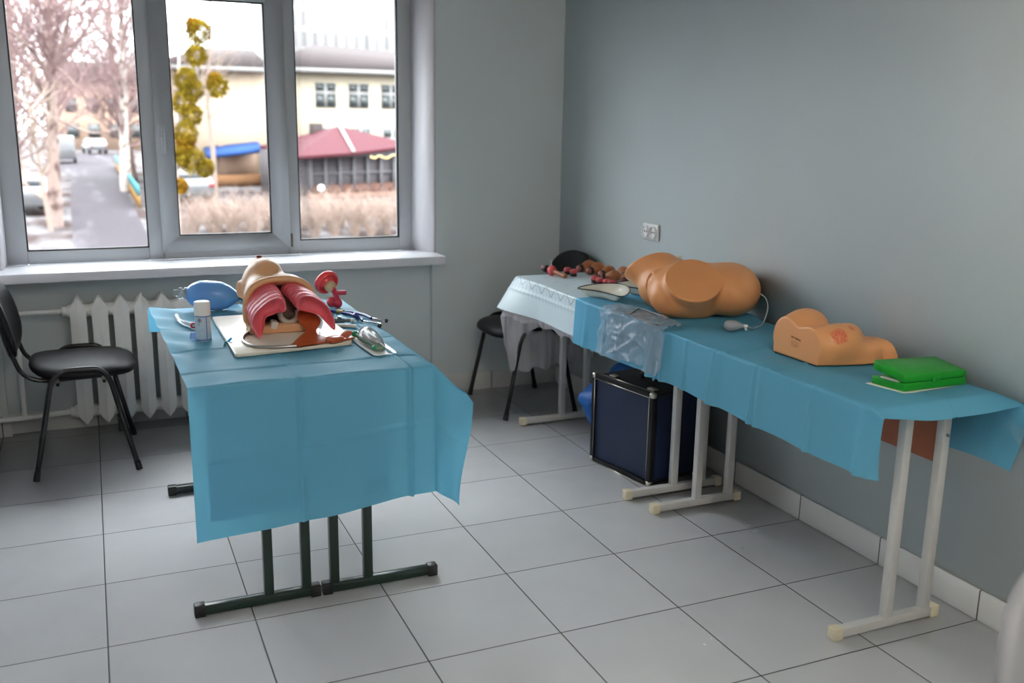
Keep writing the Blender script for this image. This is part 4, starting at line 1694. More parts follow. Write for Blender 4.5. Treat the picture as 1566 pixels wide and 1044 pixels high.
m.grid(lambda u, v: Vector((0.926 + 0.036 * math.cos(2 * PI * u) * math.sin(v * PI / 2), 1.70 + (0.150 if math.sin(2 * PI * u) < 0 else 0.115) * math.sin(2 * PI * u) * math.sin(v * PI / 2), ZL + 0.005 + (0.050 + 0.006 * math.sin(6 * u)) * math.cos(v * PI / 2) ** 0.8)), 40, 14, wrap_u=True)
m.build('blister', clear_mat('clear_blister_plastic', body=0.20, gloss=0.9, rough=0.12, bodycol=(238, 238, 236)), wk)
m = MB(60)
m.tube(spline([(0.900, 1.795, ZL + 0.016), (0.905, 1.74, ZL + 0.012), (0.912, 1.66, ZL + 0.012), (0.922, 1.60, ZL + 0.012), (0.935, 1.575, ZL + 0.012)], 6), 0.008, 10, radii=None)
m.ell((0.897, 1.80, ZL + 0.018), (0.012, 0.016, 0.013))
m.ell((0.920, 1.585, ZL + 0.014), (0.020, 0.022, 0.010))
m.build('green_trim', mat('green_plastic', (24, 140, 84), 0.35), wk)
m = MB(60)
m.ell((0.935, 1.72, ZL + 0.022), (0.026, 0.09, 0.018))
m.build('mask_shell', mat('milky_mask_plastic', (226, 228, 226), 0.3, sss=0.2), wk)

# ------------------------------------------------------------------ little blue green clip at the board's edge
cl = thing('infusion_clip', "tiny blue and green plastic clip on the cream board's left edge", 'clip', (0.452, 1.83, ZL))
m = MB()
m.box((0.458, 1.845, ZL + 0.017), (0.008, 0.006, 0.030), (0.3, 0.75, 0.2), 0.002)
m.build('blue_wing', mat('bright_blue_plastic', (30, 160, 226), 0.35), cl)
m = MB()
m.box((0.444, 1.835, ZL + 0.008), (0.008, 0.006, 0.020), (-0.2, 0.35, 0.1), 0.002)
m.build('green_wing', mat('teal_green_plastic', (0, 110, 110), 0.35), cl)
# ------------------------------------------------------------------ things on the right hand desks
M_skin2 = mat('peach_vinyl_skin', (216, 150, 98), 0.42, spec=0.4, vary=0.025, vscale=5, bump=0.03, bscale=150, sss=0.08)
M_slit = mat('dark_brown_fold', (120, 66, 40), 0.5)

# pelvis model ----------------------------------------------------------------
PO = np.array((2.335, 1.765, 0.772))
PHI = math.radians(-25)
pu = np.array((math.cos(PHI), math.sin(PHI), 0))
plat = np.array((-math.sin(PHI), math.cos(PHI), 0))


def PL(a, b, c):
    """pelvis frame (towards the waist, towards the far side, up) -> space"""
    v = PO + pu * a + plat * b + np.array((0, 0, c))
    return tuple(v)


RPEL = np.stack([pu, plat, np.array((0, 0, 1.0))], 1)


def pelvis_fn(P):
    d = d_ell(P, PL(0.00, 0.0, 0.108), (0.200, 0.170, 0.108), RPEL)
    belly = d_ell(P, PL(0.136, -0.028, 0.110), (0.124, 0.165, 0.110), RPEL)
    d = smin(d, belly, 0.03)
    for s in (-1, 1):
        bt = d_ell(P, PL(-0.085 - (0.025 if s > 0 else 0.0), s * 0.085 + (0.012 if s > 0 else 0.0), 0.088), (0.115, 0.100, 0.092), RPEL)
        d = smin(d, bt, 0.04)
    # near thigh stump
    th = d_cap(P, PL(-0.020, -0.050, 0.085), (2.205, 1.590, 0.985), 0.116, 0.112)
    n1 = np.array((-0.25, -0.56, 0.79))
    th = smax(th, d_plane(P, (2.226, 1.630, 0.926), n1), 0.006)
    d = smin(d, th, 0.016)
    # far thigh stump
    tf = d_cap(P, PL(-0.030, 0.060, 0.090), (2.220, 2.095, 0.972), 0.102, 0.094)
    n2 = np.array((0.05, 0.70, 0.70))
    tf = smax(tf, d_plane(P, (2.228, 2.034, 0.920), n2), 0.010)
    d = smin(d, tf, 0.028)
    # folds between the stumps
    q = (P - PO) @ RPEL
    reg = np.linalg.norm((q - np.array((-0.185, 0.012, 0.125))) / np.array((0.06, 0.016, 0.048)), axis=-1)
    lip = d_ell(P, PL(-0.158, 0.004, 0.128), (0.045, 0.026, 0.054), RPEL)
    d = smin(d, lip, 0.02)
    groove = d_ell(P, PL(-0.196, -0.004, 0.132), (0.034, 0.0075, 0.040), RPEL)
    d = smax(d, -groove, 0.003)
    hole = d_ell(P, PL(-0.190, 0.0, 0.052), (0.04, 0.007, 0.008), RPEL)
    d = smax(d, -hole, 0.006)
    d = smax(d, -(P[..., 2] - 0.7725), 0.012)
    d = smax(d, P[..., 0] - (WX - 0.006), 0.01)
    return d


pv = thing('pelvis_model', "large peach pelvis training model with two cut thigh stumps, by the wall", 'training model', (2.34, 1.77, 0.7725))
sdf_obj('pelvis_body', pelvis_fn, (2.05, 1.44, 0.76), (2.59, 2.16, 1.05), 0.0045, M_skin2, pv, relax=1)

# squeeze bulb with its tube ---------------------------------------------------
M_bulb = mat('grey_rubber_bulb', (160, 164, 168), 0.4)
sb = thing('squeeze_bulb', "grey rubber squeeze bulb with thin clear tube in front of the pelvis model", 'squeeze bulb', (2.31, 1.455, 0.758))
b0, b1 = Vector((2.285, 1.475, 0.7815)), Vector((2.345, 1.441, 0.7815))
MX = Matrix.Translation(b0) @ frame_z(b1 - b0).to_4x4()
m = MB(60)
m.lathe([(0.0, -0.006), (0.010, -0.004), (0.0185, 0.004), (0.0225, 0.018), (0.0220, 0.032), (0.017, 0.048), (0.010, 0.060), (0.007, 0.070), (0.0, 0.071)], 30, MX)
m.build('bulb', M_bulb, sb)
m = MB(60)
e0 = MX @ Vector((0, 0, 0.069))
e1 = MX @ Vector((0, 0, 0.086))
m.cyl(e0, e1, 0.0065, n=14)
m.cyl((e0 + e1) / 2, (e0 + e1) / 2 + Vector((0.002, -0.004, -0.016)), 0.006, 0.005, n=14)
m.build('valve', mat('white_valve_plastic', (226, 226, 222), 0.35), sb)
m = MB(60)
m.tube(spline([e1, (2.39, 1.44, 0.768), (2.43, 1.478, 0.7625), (2.49, 1.512, 0.763), (2.535, 1.548, 0.785), (2.552, 1.560, 0.82), (2.548, 1.570, 0.855), (2.536, 1.592, 0.872)], 7), 0.0028, 10)
m.build('thin_tube', clear_mat('milky_thin_tube', body=0.5, bodycol=(220, 224, 224)), sb)

# white bottle behind the pelvis ----------------------------------------------
wbt = thing('white_bottle', "small white bottle behind the pelvis model, only its top showing", 'bottle', (2.515, 2.17, 0.774))
m = MB(45)
m.lathe([(0.0, 0.774), (0.026, 0.774), (0.028, 0.780), (0.028, 0.890), (0.022, 0.905), (0.012, 0.915), (0.012, 0.920), (0.0, 0.920)], 28, Matrix.Translation((2.515, 2.17, 0)))
m.build('bottle_body', mat('white_bottle_plastic', (220, 220, 212), 0.4), wbt)
m = MB(45)
m.lathe([(0.0, 0.918), (0.0145, 0.918), (0.0145, 0.950), (0.012, 0.955), (0.0, 0.956)], 24, Matrix.Translation((2.515, 2.17, 0)))
m.build('bottle_cap', mat('ivory_cap', (222, 220, 200), 0.4), wbt)

# wire frame ------------------------------------------------------------------
m = MB(60)
cs = [Vector(c) for c in ((2.034, 1.778, 0.7840), (2.042, 1.578, 0.7790), (2.146, 1.662, 0.7850), (2.132, 1.868, 0.7880))]
path = []
for i in range(4):
    p, c, n_ = cs[i - 1], cs[i], cs[(i + 1) % 4]
    a = c + (p - c).normalized() * 0.010
    b = c + (n_ - c).normalized() * 0.010
    for k in range(5):
        t = k / 4
        path.append(a * (1 - t) ** 2 + c * 2 * t * (1 - t) + b * t * t)
m.tube(path, 0.0032, 10, closed=True)
tag(m.build('wire_frame', mat('chromed_wire', (96, 98, 104), 0.35, metal=0.35)), "flat rectangular chrome wire frame lying on the crumpled clear film", 'wire frame')

# kidney dishes ---------------------------------------------------------------
M_enamel = mat('white_enamel', (216, 214, 200), 0.12, spec=0.6, coat=0.4)
M_rim = mat('black_enamel_rim', (22, 22, 24), 0.3)


def kidney(label, cx, cy, ang, z0, sc=1.0):
    t = thing('kidney_dish', label, 'dish', (cx, cy, z0), group='enamel kidney dishes')
    ca, sa = math.cos(ang), math.sin(ang)

    def pt(th, k, z, grow=0.0):
        # bean outline: long axis along local x, concave towards -y
        a, b = 0.138 * sc, 0.070 * sc
        x = a * math.cos(th)
        y = b * math.sin(th) * (1.0 if math.sin(th) > 0 else 0.82)
        y += -0.056 * sc * ((x / a) ** 2) + 0.022 * sc
        x *= k
        y *= k
        r = math.hypot(x, y) or 1e-6
        x *= 1 + grow / r
        y *= 1 + grow / r
        return Vector((cx + ca * x - sa * y, cy + sa * x + ca * y, z0 + z * 0.74 + 0.007 * sc + 0.17 * y))
    m = MB(70)
    N = 64
    R = []
    for k, z in ((0.0, 0.0), (0.45, 0.0), (0.58, 0.001), (0.68, 0.006), (0.82, 0.024), (0.95, 0.043), (1.0, 0.0475), (1.015, 0.0475), (1.0, 0.0455), (0.92, 0.041), (0.79, 0.024), (0.65, 0.008), (0.55, 0.0035), (0.0, 0.0025)):
        if k == 0:
            R.append([m.bm.verts.new(pt(0, 0.0001, z))])
        else:
            R.append([m.bm.verts.new(pt(2 * PI * j / N, k, z)) for j in range(N)])
    for A, B in zip(R[:-1], R[1:]):
        for j in range(N):
            jj = (j + 1) % N
            if len(A) == 1:
                m.bm.faces.new((A[0], B[jj], B[j]))
            elif len(B) == 1:
                m.bm.faces.new((A[j], A[jj], B[0]))
            else:
                m.bm.faces.new((A[j], A[jj], B[jj], B[j]))
    m.build('bowl', M_enamel, t)
    m = MB(70)
    m.tube([pt(2 * PI * j / N, 1.012, 0.0475) for j in range(N)], 0.0029, 8, closed=True)
    m.build('rim', M_rim, t)
    return t


kidney("white enamel kidney dish with black rim, standing free in full view", 2.140, 2.168, math.radians(-72), 0.7755)
kidney("white enamel kidney dish half hidden behind the pelvis model", 2.335, 2.215, math.radians(-72), 0.7755, 0.95)

# organ models: brown pears with a dark ring ------------------------------------
M_organ = mat('brown_rubber_organ', (150, 92, 54), 0.45, vary=0.14, vscale=60, bump=0.15, bscale=120)
M_ring = mat('black_rubber_ring', (30, 24, 24), 0.45)
M_tip = mat('dusky_pink_tip', (128, 72, 60), 0.45)
M_knob = mat('dusty_red_rubber', (178, 70, 74), 0.42, vary=0.06, vscale=60)
ZWT = 0.7715
org_labels = ["brown pear shaped organ model farthest along the row, before the chair back",
              "brown pear shaped organ model, second from the far end of the row",
              "brown pear shaped organ model, third from the far end of the row",
              "brown pear shaped organ model directly behind the close row of red knobs",
              "brown pear shaped organ model set back from the row, closest to the wall",
              "brown pear shaped organ model nearest the pelvis model, beside its far thigh"]
orgs = [((2.436, 2.890), (2.372, 2.878), 0.035), ((2.440, 2.800), (2.366, 2.772), 0.036), ((2.452, 2.706), (2.388, 2.680), 0.033),
        ((2.418, 2.590), (2.378, 2.625), 0.030), ((2.498, 2.640), (2.475, 2.585), 0.034), ((2.436, 2.500), (2.398, 2.462), 0.030)]
proto = None
for i, ((bx, by), (nx, ny), r) in enumerate(orgs):
    d = Vector((nx - bx, ny - by, 0))
    an = math.atan2(d.y, d.x)
    t = thing('organ_model', org_labels[i], 'organ model', (bx, by, ZWT), an, group='brown organ models on the white cloth')
    s = r / 0.033
    if proto is None:
        zc = 0.033
        A = Matrix.Translation((0, 0, zc)) @ Matrix.Rotation(math.radians(96), 4, 'Y')
        m = MB(60)
        m.lathe([(0.0, -0.036), (0.014, -0.034), (0.026, -0.022), (0.033, -0.004), (0.032, 0.010), (0.026, 0.026), (0.019, 0.040), (0.0165, 0.050), (0.0, 0.051)], 26, A, sy=1.0)
        m.build('body', M_organ, t, world=False)
        m = MB(60)
        m.lathe([(0.0, 0.046), (0.0185, 0.047), (0.020, 0.052), (0.020, 0.060), (0.0180, 0.064), (0.0, 0.065)], 24, A)
        m.build('ring', M_ring, t, world=False)
        m = MB(60)
        m.lathe([(0.0, 0.062), (0.0165, 0.063), (0.0165, 0.069), (0.010, 0.077), (0.0, 0.079)], 24, A)
        m.build('tip', M_tip, t, world=False)
        proto = t
    else:
        for chd in proto.children:
            c = chd.copy()
            COL.objects.link(c)
            c.parent = t
    t.scale = (s, s, s)

knob_xy = [(2.305, 2.886), (2.307, 2.818), (2.308, 2.590), (2.306, 2.535), (2.320, 2.490), (2.322, 2.442), (2.326, 2.396), (2.384, 2.405)]
knob_labels = ["dark red knob on black base, farther of the two apart from the row",
               "dark red knob on black base, nearer of the two apart from the row",
               "dark red knob on black base, first and farthest in the row of five",
               "dark red knob on black base, second from far in the row of five",
               "dark red knob on black base, in the middle of the row of five",
               "dark red knob on black base, second from near in the row of five",
               "dark red knob on black base, last and nearest in the row of five",
               "dark red knob on black base beside the pelvis model's far thigh"]
proto = None
for (x, y), lb in zip(knob_xy, knob_labels):
    t = thing('knob_model', lb, 'organ model', (x, y, ZWT), random.uniform(0, 6), group='red capped knob models on the white cloth')
    if proto is None:
        m = MB(50)
        m.lathe([(0.0, 0.0), (0.015, 0.0), (0.0165, 0.002), (0.0165, 0.017), (0.0, 0.017)], 24)
        m.build('base', M_ring, t, world=False)
        m = MB(50)
        m.lathe([(0.0, 0.0165), (0.0185, 0.0165), (0.020, 0.020), (0.0195, 0.027), (0.0155, 0.034), (0.0075, 0.037), (0.0035, 0.0355), (0.0, 0.035)], 24)
        m.build('cap', M_knob, t, world=False)
        proto = t
    else:
        for chd in proto.children:
            c = chd.copy()
            COL.objects.link(c)
            c.parent = t

# red bell shaped model with a brown handle at the far end ---------------------------
M_redm = mat('coral_red_rubber', (202, 78, 82), 0.4)
bl = thing('bell_model', "coral red bell shaped model with a brown arm on the white cloth", 'organ model', (2.205, 2.875, ZWT))
m = MB(60)
m.ell((2.207, 2.870, ZWT + 0.0265), (0.024, 0.026, 0.0265))
m.build('bell', M_redm, bl)
m = MB(60)
a0, a1 = Vector((2.196, 2.905, ZWT + 0.031)), Vector((2.188, 2.940, ZWT + 0.033))
m.cyl(a0, a0.lerp(a1, 0.55), 0.0195, n=22)
m.build('dark_ring', M_ring, bl)
m = MB(60)
m.cyl(a0.lerp(a1, 0.5), a1, 0.0175, 0.013, n=22)
m.build('end_cap', mat('dusty_rose_rubber', (176, 88, 100), 0.4), bl)
m = MB(60)
m.tube(spline([(2.212, 2.852, ZWT + 0.022), (2.220, 2.815, ZWT + 0.019), (2.228, 2.780, ZWT + 0.0135), (2.232, 2.762, ZWT + 0.0125)], 6), 0.012, 14, radii=None)
m.build('arm', M_organ, bl)
m = MB(60)
m.cyl((2.206, 2.872, ZWT + 0.050), (2.203, 2.875, ZWT + 0.084), 0.0032, 0.0022, n=10)
m.build('pin', mat('white_pin_plastic', (226, 230, 226), 0.4), bl)
m = MB(60)
m.cyl((2.245, 2.905, ZWT + 0.006), (2.292, 2.900, ZWT + 0.006), 0.006, n=12)
tag(m.build('plastic_rod', mat('pale_grey_plastic', (188, 196, 198), 0.35)), "short pale grey rod lying beside the coral red bell model", 'rod')

# breast torso model ------------------------------------------------------------------
def rash_mat():
    mm, nt, b = new_mat('peach_skin_with_rash')
    L = nt.links.new
    g = nt.nodes.new('ShaderNodeNewGeometry')
    b.inputs['Roughness'].default_value = 0.42
    b.inputs['Subsurface Weight'].default_value = 0.06
    b.inputs['Subsurface Radius'].default_value = (0.02, 0.008, 0.004)
    b.inputs['Subsurface Scale'].default_value = 0.3

    def blob(c, r):
        s = nt.nodes.new('ShaderNodeVectorMath')
        s.operation = 'SUBTRACT'
        L(g.outputs['Position'], s.inputs[0])
        s.inputs[1].default_value = c
        l = nt.nodes.new('ShaderNodeVectorMath')
        l.operation = 'LENGTH'
        L(s.outputs[0], l.inputs[0])
        n = nt.nodes.new('ShaderNodeTexNoise')
        n.inputs['Scale'].default_value = 45
        n.inputs['Detail'].default_value = 3
        L(g.outputs['Position'], n.inputs['Vector'])
        ad = nt.nodes.new('ShaderNodeMath')
        ad.operation = 'MULTIPLY_ADD'
        L(n.outputs['Fac'], ad.inputs[0])
        ad.inputs[1].default_value = 0.022
        L(l.outputs['Value'], ad.inputs[2])
        mr = nt.nodes.new('ShaderNodeMapRange')
        mr.inputs['From Min'].default_value = r + 0.004
        mr.inputs['From Max'].default_value = r + 0.013
        mr.inputs['To Min'].default_value = 1
        mr.inputs['To Max'].default_value = 0
        L(ad.outputs[0], mr.inputs['Value'])
        return mr.outputs[0]
    b1 = blob((2.297, 0.867, 0.866), 0.030)
    b2 = blob((2.362, 0.886, 0.886), 0.015)
    mx_ = nt.nodes.new('ShaderNodeMath')
    mx_.operation = 'MAXIMUM'
    L(b1, mx_.inputs[0])
    L(b2, mx_.inputs[1])
    v = nt.nodes.new('ShaderNodeTexVoronoi')
    v.inputs['Scale'].default_value = 150
    L(g.outputs['Position'], v.inputs['Vector'])
    vr = nt.nodes.new('ShaderNodeMapRange')
    vr.inputs['From Min'].default_value = 0.15
    vr.inputs['From Max'].default_value = 0.75
    vr.inputs['To Min'].default_value = 1.0
    vr.inputs['To Max'].default_value = 0.45
    L(v.outputs['Distance'], vr.inputs['Value'])
    mul = nt.nodes.new('ShaderNodeMath')
    mul.operation = 'MULTIPLY'
    L(mx_.outputs[0], mul.inputs[0])
    L(vr.outputs[0], mul.inputs[1])
    mx = nt.nodes.new('ShaderNodeMix')
    mx.data_type = 'RGBA'
    L(mul.outputs[0], mx.inputs[0])
    mx.inputs[6].default_value = lin((222, 156, 102))
    mx.inputs[7].default_value = lin((206, 84, 58))
    L(mx.outputs[2], b.inputs['Base Color'])
    bp = nt.nodes.new('ShaderNodeBump')
    bp.inputs['Strength'].default_value = 0.5
    bp.inputs['Distance'].default_value = 0.003
    L(mul.outputs[0], bp.inputs['Height'])
    L(bp.outputs['Normal'], b.inputs['Normal'])
    return mm


TZ = 0.7625


def torso2_fn(P):
    x, y, z = P[..., 0], P[..., 1], P[..., 2]
    s = np.clip((x - 2.232) / 0.32, -0.2, 1.2)
    cy = 1.006 - 0.110 * s
    hw = np.interp(s, [-0.2, 0.0, 0.25, 0.50, 0.66, 0.80, 1.2], [0.112, 0.114, 0.110, 0.104, 0.090, 0.066, 0.058])
    hh = np.interp(s, [-0.2, 0.0, 0.3, 0.6, 0.80, 0.95, 1.2], [0.108, 0.108, 0.095, 0.080, 0.072, 0.074, 0.080])
    q = np.stack([(y - cy) / hw, (z - TZ) / hh], -1)
    r = (np.abs(q[..., 0]) ** 3.2 + np.abs(np.maximum(q[..., 1], -0.2)) ** 3.2) ** (1 / 3.2)
    d = (r - 1.0) * np.minimum(hw, hh) * 0.8
    # flank bulges seen on the cut face
    d = smin(d, d_cap(P, (2.20, 1.055, TZ + 0.076), (2.29, 1.050, TZ + 0.076), 0.060, 0.060), 0.03)
    d = smin(d, d_cap(P, (2.20, 0.936, TZ + 0.070), (2.28, 0.930, TZ + 0.064), 0.054, 0.056), 0.03)
    # breasts and far shoulder
    d = smin(d, d_ell(P, (2.325, 1.065, TZ + 0.085), (0.090, 0.066, 0.074)), 0.03)
    d = smin(d, d_ell(P, (2.335, 0.912, TZ + 0.066), (0.088, 0.066, 0.068)), 0.022)
    d = smin(d, d_ell(P, (2.455, 1.000, TZ + 0.078), (0.045, 0.045, 0.032)), 0.03)
    d = smax(d, d_plane(P, (2.232, 1.0, 0.80), (-1, 0, -0.02)), 0.002)
    d = smax(d, d_plane(P, (2.528, 0.9, 0.80), (1, 0.1, 0.28)), 0.002)
    d = smax(d, -(z - TZ), 0.003)
    return d


tb = thing('torso_model', "small peach chest training model with red rash patches behind the green case", 'training model', (2.38, 0.98, TZ))
sdf_obj('torso_body', torso2_fn, (2.20, 0.78, 0.745), (2.60, 1.17, 0.96), 0.0040, rash_mat(), tb, relax=1)
m = MB()  # thin black slab set in below the body's bottom edge
m.prism([(2.238, 0.900), (2.238, 1.112), (2.40, 1.085), (2.515, 0.985), (2.515, 0.862), (2.43, 0.865)], TZ - 0.0035, TZ + 0.001)
m.build('under_slab', mat('black_under_slab', (24, 22, 22), 0.6), tb)
m = MB()
random.seed(8)
xx = 2.2305
# stamped wording on the cut face, too blurred in the photo to spell out
y = 1.022
for k in range(11):
    w_ = random.uniform(0.0022, 0.0040)
    if k not in (4,):
        m.box((xx - 0.0004, y, TZ + 0.0745 - (1.022 - y) * 0.10 + random.uniform(-0.0008, 0.0008)), (0.0010, w_, random.uniform(0.0040, 0.0065)), (random.uniform(-0.25, 0.25), 0, 0))
    y -= w_ + 0.0016
m.build('stamp_text', mat('brown_stamp_ink', (140, 92, 56), 0.6), tb)
m = MB()
for row in range(3):
    y = 1.020
    for k in range(8):
        w_ = random.uniform(0.002, 0.004)
        m.box((xx - 0.0003, y, TZ + 0.060 - row * 0.007 - (1.022 - y) * 0.10), (0.0008, w_, 0.0022))
        y -= w_ + 0.0014
m.build('stamp_rows', mat('faint_stamp_ink', (190, 132, 88), 0.6), tb)

# green case on its sheet ------------------------------------------------------------------
M_green = mat('green_translucent_plastic', (24, 142, 34), 0.3, spec=0.5, sss=0.25, vary=0.04, vscale=14)
pz = 0.7600
m = MB()
m.prism([(2.238, 0.668), (2.262, 0.540), (2.292, 0.5335), (2.520, 0.548), (2.512, 0.60), (2.500, 0.665)], pz, pz + 0.0015)
tag(m.build('paper_sheet', mat('white_paper', (224, 222, 210), 0.6)), 'white paper sheet lying under the green plastic case', 'paper')
gc = thing('green_case', "green plastic instrument case with its lid ajar, on a white sheet", 'case', (2.39, 0.605, pz + 0.0015))
z0 = pz + 0.0018
fl = [(2.270, 0.545), (2.522, 0.540), (2.508, 0.656), (2.252, 0.661)]
m = MB(40)
m.prism(fl, z0, z0 + 0.026, bevel=0.004)
m.build('base_tray', M_green, gc)


def lidz(x, y, h):
    # hinge along the far right end; the left end stands open
    return h


m = MB(40)
zb = [z0 + 0.0265, z0 + 0.0265, z0 + 0.033, z0 + 0.046]
zt = [z0 + 0.050, z0 + 0.048, z0 + 0.068, z0 + 0.0765]
bv = [m.bm.verts.new((x, y, z)) for (x, y), z in zip(fl, zb)]
tv = [m.bm.verts.new((x + (0.002 if i in (0, 3) else -0.004), y, z)) for i, ((x, y), z) in enumerate(zip(fl, zt))]
fs = [m.bm.faces.new(bv[::-1]), m.bm.faces.new(tv)]
for i in range(4):
    fs.append(m.bm.faces.new((bv[i], bv[(i + 1) % 4], tv[(i + 1) % 4], tv[i])))
bmesh.ops.bevel(m.bm, geom=list({e for f in fs for e in f.edges}), offset=0.004, segments=2, profile=0.5, affect='EDGES')
m.build('lid', M_green, gc)
m = MB(40)
m.box((2.264, 0.600, z0 + 0.028), (0.012, 0.06, 0.006), (0, 0, 0.14), 0.002)
m.box((2.268, 0.580, z0 + 0.027), (0.010, 0.03, 0.004), (0, 0, 0.2), 0.001)
m.build('contents', mat('pale_metal_contents', (190, 190, 176), 0.4, metal=0.3), gc)
m = MB(40)
m.box((2.395, 0.5405, z0 + 0.030), (0.030, 0.004, 0.016), (0, 0, -0.02), 0.0015)
m.build('latch', M_green, gc)

# ------------------------------------------------------------------ cases under the desks
M_case = mat('dark_navy_panel', (24, 36, 64), 0.45, vary=0.05, vscale=10)
M_case_side = mat('black_case_side', (22, 24, 30), 0.5)
M_profile = mat('black_aluminium_profile', (30, 30, 33), 0.35, metal=0.4)
M_bright = mat('silver_corner', (196, 190, 178), 0.3, metal=1.0)
ca, cb = Vector((2.119, 2.215, 0)), Vector((2.190, 1.818, 0))
e1 = (cb - ca).normalized()
e2 = Vector((-e1.y, e1.x, 0))
W, D, Hh = (cb - ca).length, 0.285, 0.418
cs = thing('equipment_case', "dark blue hard case with silver corners on the floor under the desks", 'case', ((ca + cb) / 2 + e2 * D / 2)[:], math.atan2(e1.y, e1.x))


def CL(a, b, c):
    return ca + e1 * a + e2 * b + Vector((0, 0, c))


RC = Matrix((e1, e2, Vector((0, 0, 1)))).transposed()
m = MB()
m.box(CL(W / 2, D / 2, Hh / 2 + 0.004), (W - 0.012, D - 0.012, Hh - 0.012), RC, 0.002)
m.build('shell', M_case_side, cs)
m = MB()
m.box(CL(W / 2, 0.003, Hh / 2 + 0.004), (W - 0.040, 0.004, Hh - 0.044), RC, 0.001)
m.build('front_panel', M_case, cs)
m = MB()
m.box(CL(W - 0.003, D / 2, Hh / 2 + 0.004), (0.004, D - 0.06, Hh - 0.044), RC, 0.001)
m.build('side_panel', M_case, cs)
for b in (0.0, D):
    for c in (0.012, Hh - 0.006):
        m = MB()
        m.box(CL(W / 2, b + (0.004 if b == 0 else -0.004), c), (W - 0.02, 0.022, 0.022), RC, 0.003)
        pr = m.build('edge_profile', M_profile, cs)
        m = MB()
        m.box(CL(W / 2, b - (0.0075 if b == 0 else -0.0075), c - 0.011), (W - 0.03, 0.002, 0.003), RC)
        m.box(CL(W / 2, b + (0.012 if b == 0 else -0.012), c + 0.0115), (W - 0.03, 0.003, 0.002), RC)
        m.build('bright_line', M_bright, pr)
    for a in (0.004, W - 0.004):
        m = MB()
        m.box(CL(a, b + (0.004 if b == 0 else -0.004), Hh / 2), (0.022, 0.022, Hh - 0.02), RC, 0.003)
        pr = m.build('edge_profile', M_profile, cs)
        m = MB()
        m.box(CL(a + (0.0115 if a < 0.1 else -0.0115), b - (0.0075 if b == 0 else -0.0075), Hh / 2), (0.002, 0.002, Hh - 0.04), RC)
        m.build('bright_line', M_bright, pr)
        for c in (0.012, Hh - 0.006):
            m = MB(50)
            m.box(CL(a, b + (0.004 if b == 0 else -0.004), c), (0.027, 0.027, 0.027), RC, 0.008)
            m.build('corner_cap', M_bright, cs)
m = MB(60)
hp = [CL(W * 0.42, D / 2, Hh), CL(W * 0.43, D / 2, Hh + 0.022), CL(W * 0.5, D / 2, Hh + 0.027), CL(W * 0.57, D / 2, Hh + 0.027), CL(W * 0.64, D / 2, Hh + 0.022), CL(W * 0.65, D / 2, Hh)]
m.tube(spline(hp, 5), 0.010, 12)
m.build('handle', mat('black_handle_rubber', (16, 16, 17), 0.5), cs)
for a in (0.20, 0.84):
    m = MB()
    m.box(CL(W * a, 0.055, Hh + 0.001), (0.045, 0.03, 0.008), RC, 0.003)
    m.build('latch', M_bright, cs)

M_bluebag = mat('bright_blue_cloth', (18, 88, 160), 0.55, bump=0.3, bscale=40)
bgc = Vector((2.245, 2.42, 0))


def bag_fn(P):
    c, s_ = math.cos(0.55), math.sin(0.55)
    R = np.array([[c, 0, -s_], [0, 1, 0], [s_, 0, c]])
    d = d_box(P, (2.345, 2.385, 0.200), (0.31, 0.15, 0.30), 0.035, R)
    d = d + 0.006 * np.sin(P[..., 2] * 38 + P[..., 0] * 20) + 0.005 * np.sin(P[..., 0] * 50 + P[..., 1] * 33)
    return smax(d, -(P[..., 2] - 0.002), 0.01)


bg_ = thing('carry_bag', 'bright blue cloth bag on the floor behind the dark blue case', 'bag', (2.295, 2.385, 0.0))
sdf_obj('bag_body', bag_fn, (2.06, 2.27, -0.01), (2.575, 2.50, 0.47), 0.007, M_bluebag, bg_)
m = MB(60)
m.tube(spline([(2.180, 2.308, 0.27), (2.186, 2.304, 0.22), (2.200, 2.304, 0.17), (2.222, 2.304, 0.12)], 6), 0.006, 8)
m.build('strap', mat('navy_strap', (14, 26, 52), 0.6), bg_)
# ------------------------------------------------------------------ the yard outside the window
random.seed(21)
G = -2.1


def ground_mat(name, c1, c2, lo, hi, scale, stretch=(1, 1, 1), rough=0.8):
    m, nt, b = new_mat(name)
    g = nt.nodes.new('ShaderNodeNewGeometry')
    mp = nt.nodes.new('ShaderNodeMapping')
    mp.inputs['Scale'].default_value = stretch
    nt.links.new(g.outputs['Position'], mp.inputs['Vector'])
    n = nt.nodes.new('ShaderNodeTexNoise')
    n.inputs['Scale'].default_value = scale
    n.inputs['Detail'].default_value = 6
    nt.links.new(mp.outputs[0], n.inputs['Vector'])
    r = nt.nodes.new('ShaderNodeMapRange')
    r.inputs['From Min'].default_value = lo
    r.inputs['From Max'].default_value = hi
    nt.links.new(n.outputs['Fac'], r.inputs['Value'])
    mx = nt.nodes.new('ShaderNodeMix')
    mx.data_type = 'RGBA'
    nt.links.new(r.outputs[0], mx.inputs[0])
    mx.inputs[6].default_value = (*c1, 1)
    mx.inputs[7].default_value = (*c2, 1)
    nt.links.new(mx.outputs[2], b.inputs['Base Color'])
    b.inputs['Roughness'].default_value = rough
    b.inputs['Specular IOR Level'].default_value = 0.05
    return m


K = OUT      # reflectance scale of the yard's materials


def oc(r, g, b):
    return (r * K, g * K, b * K)


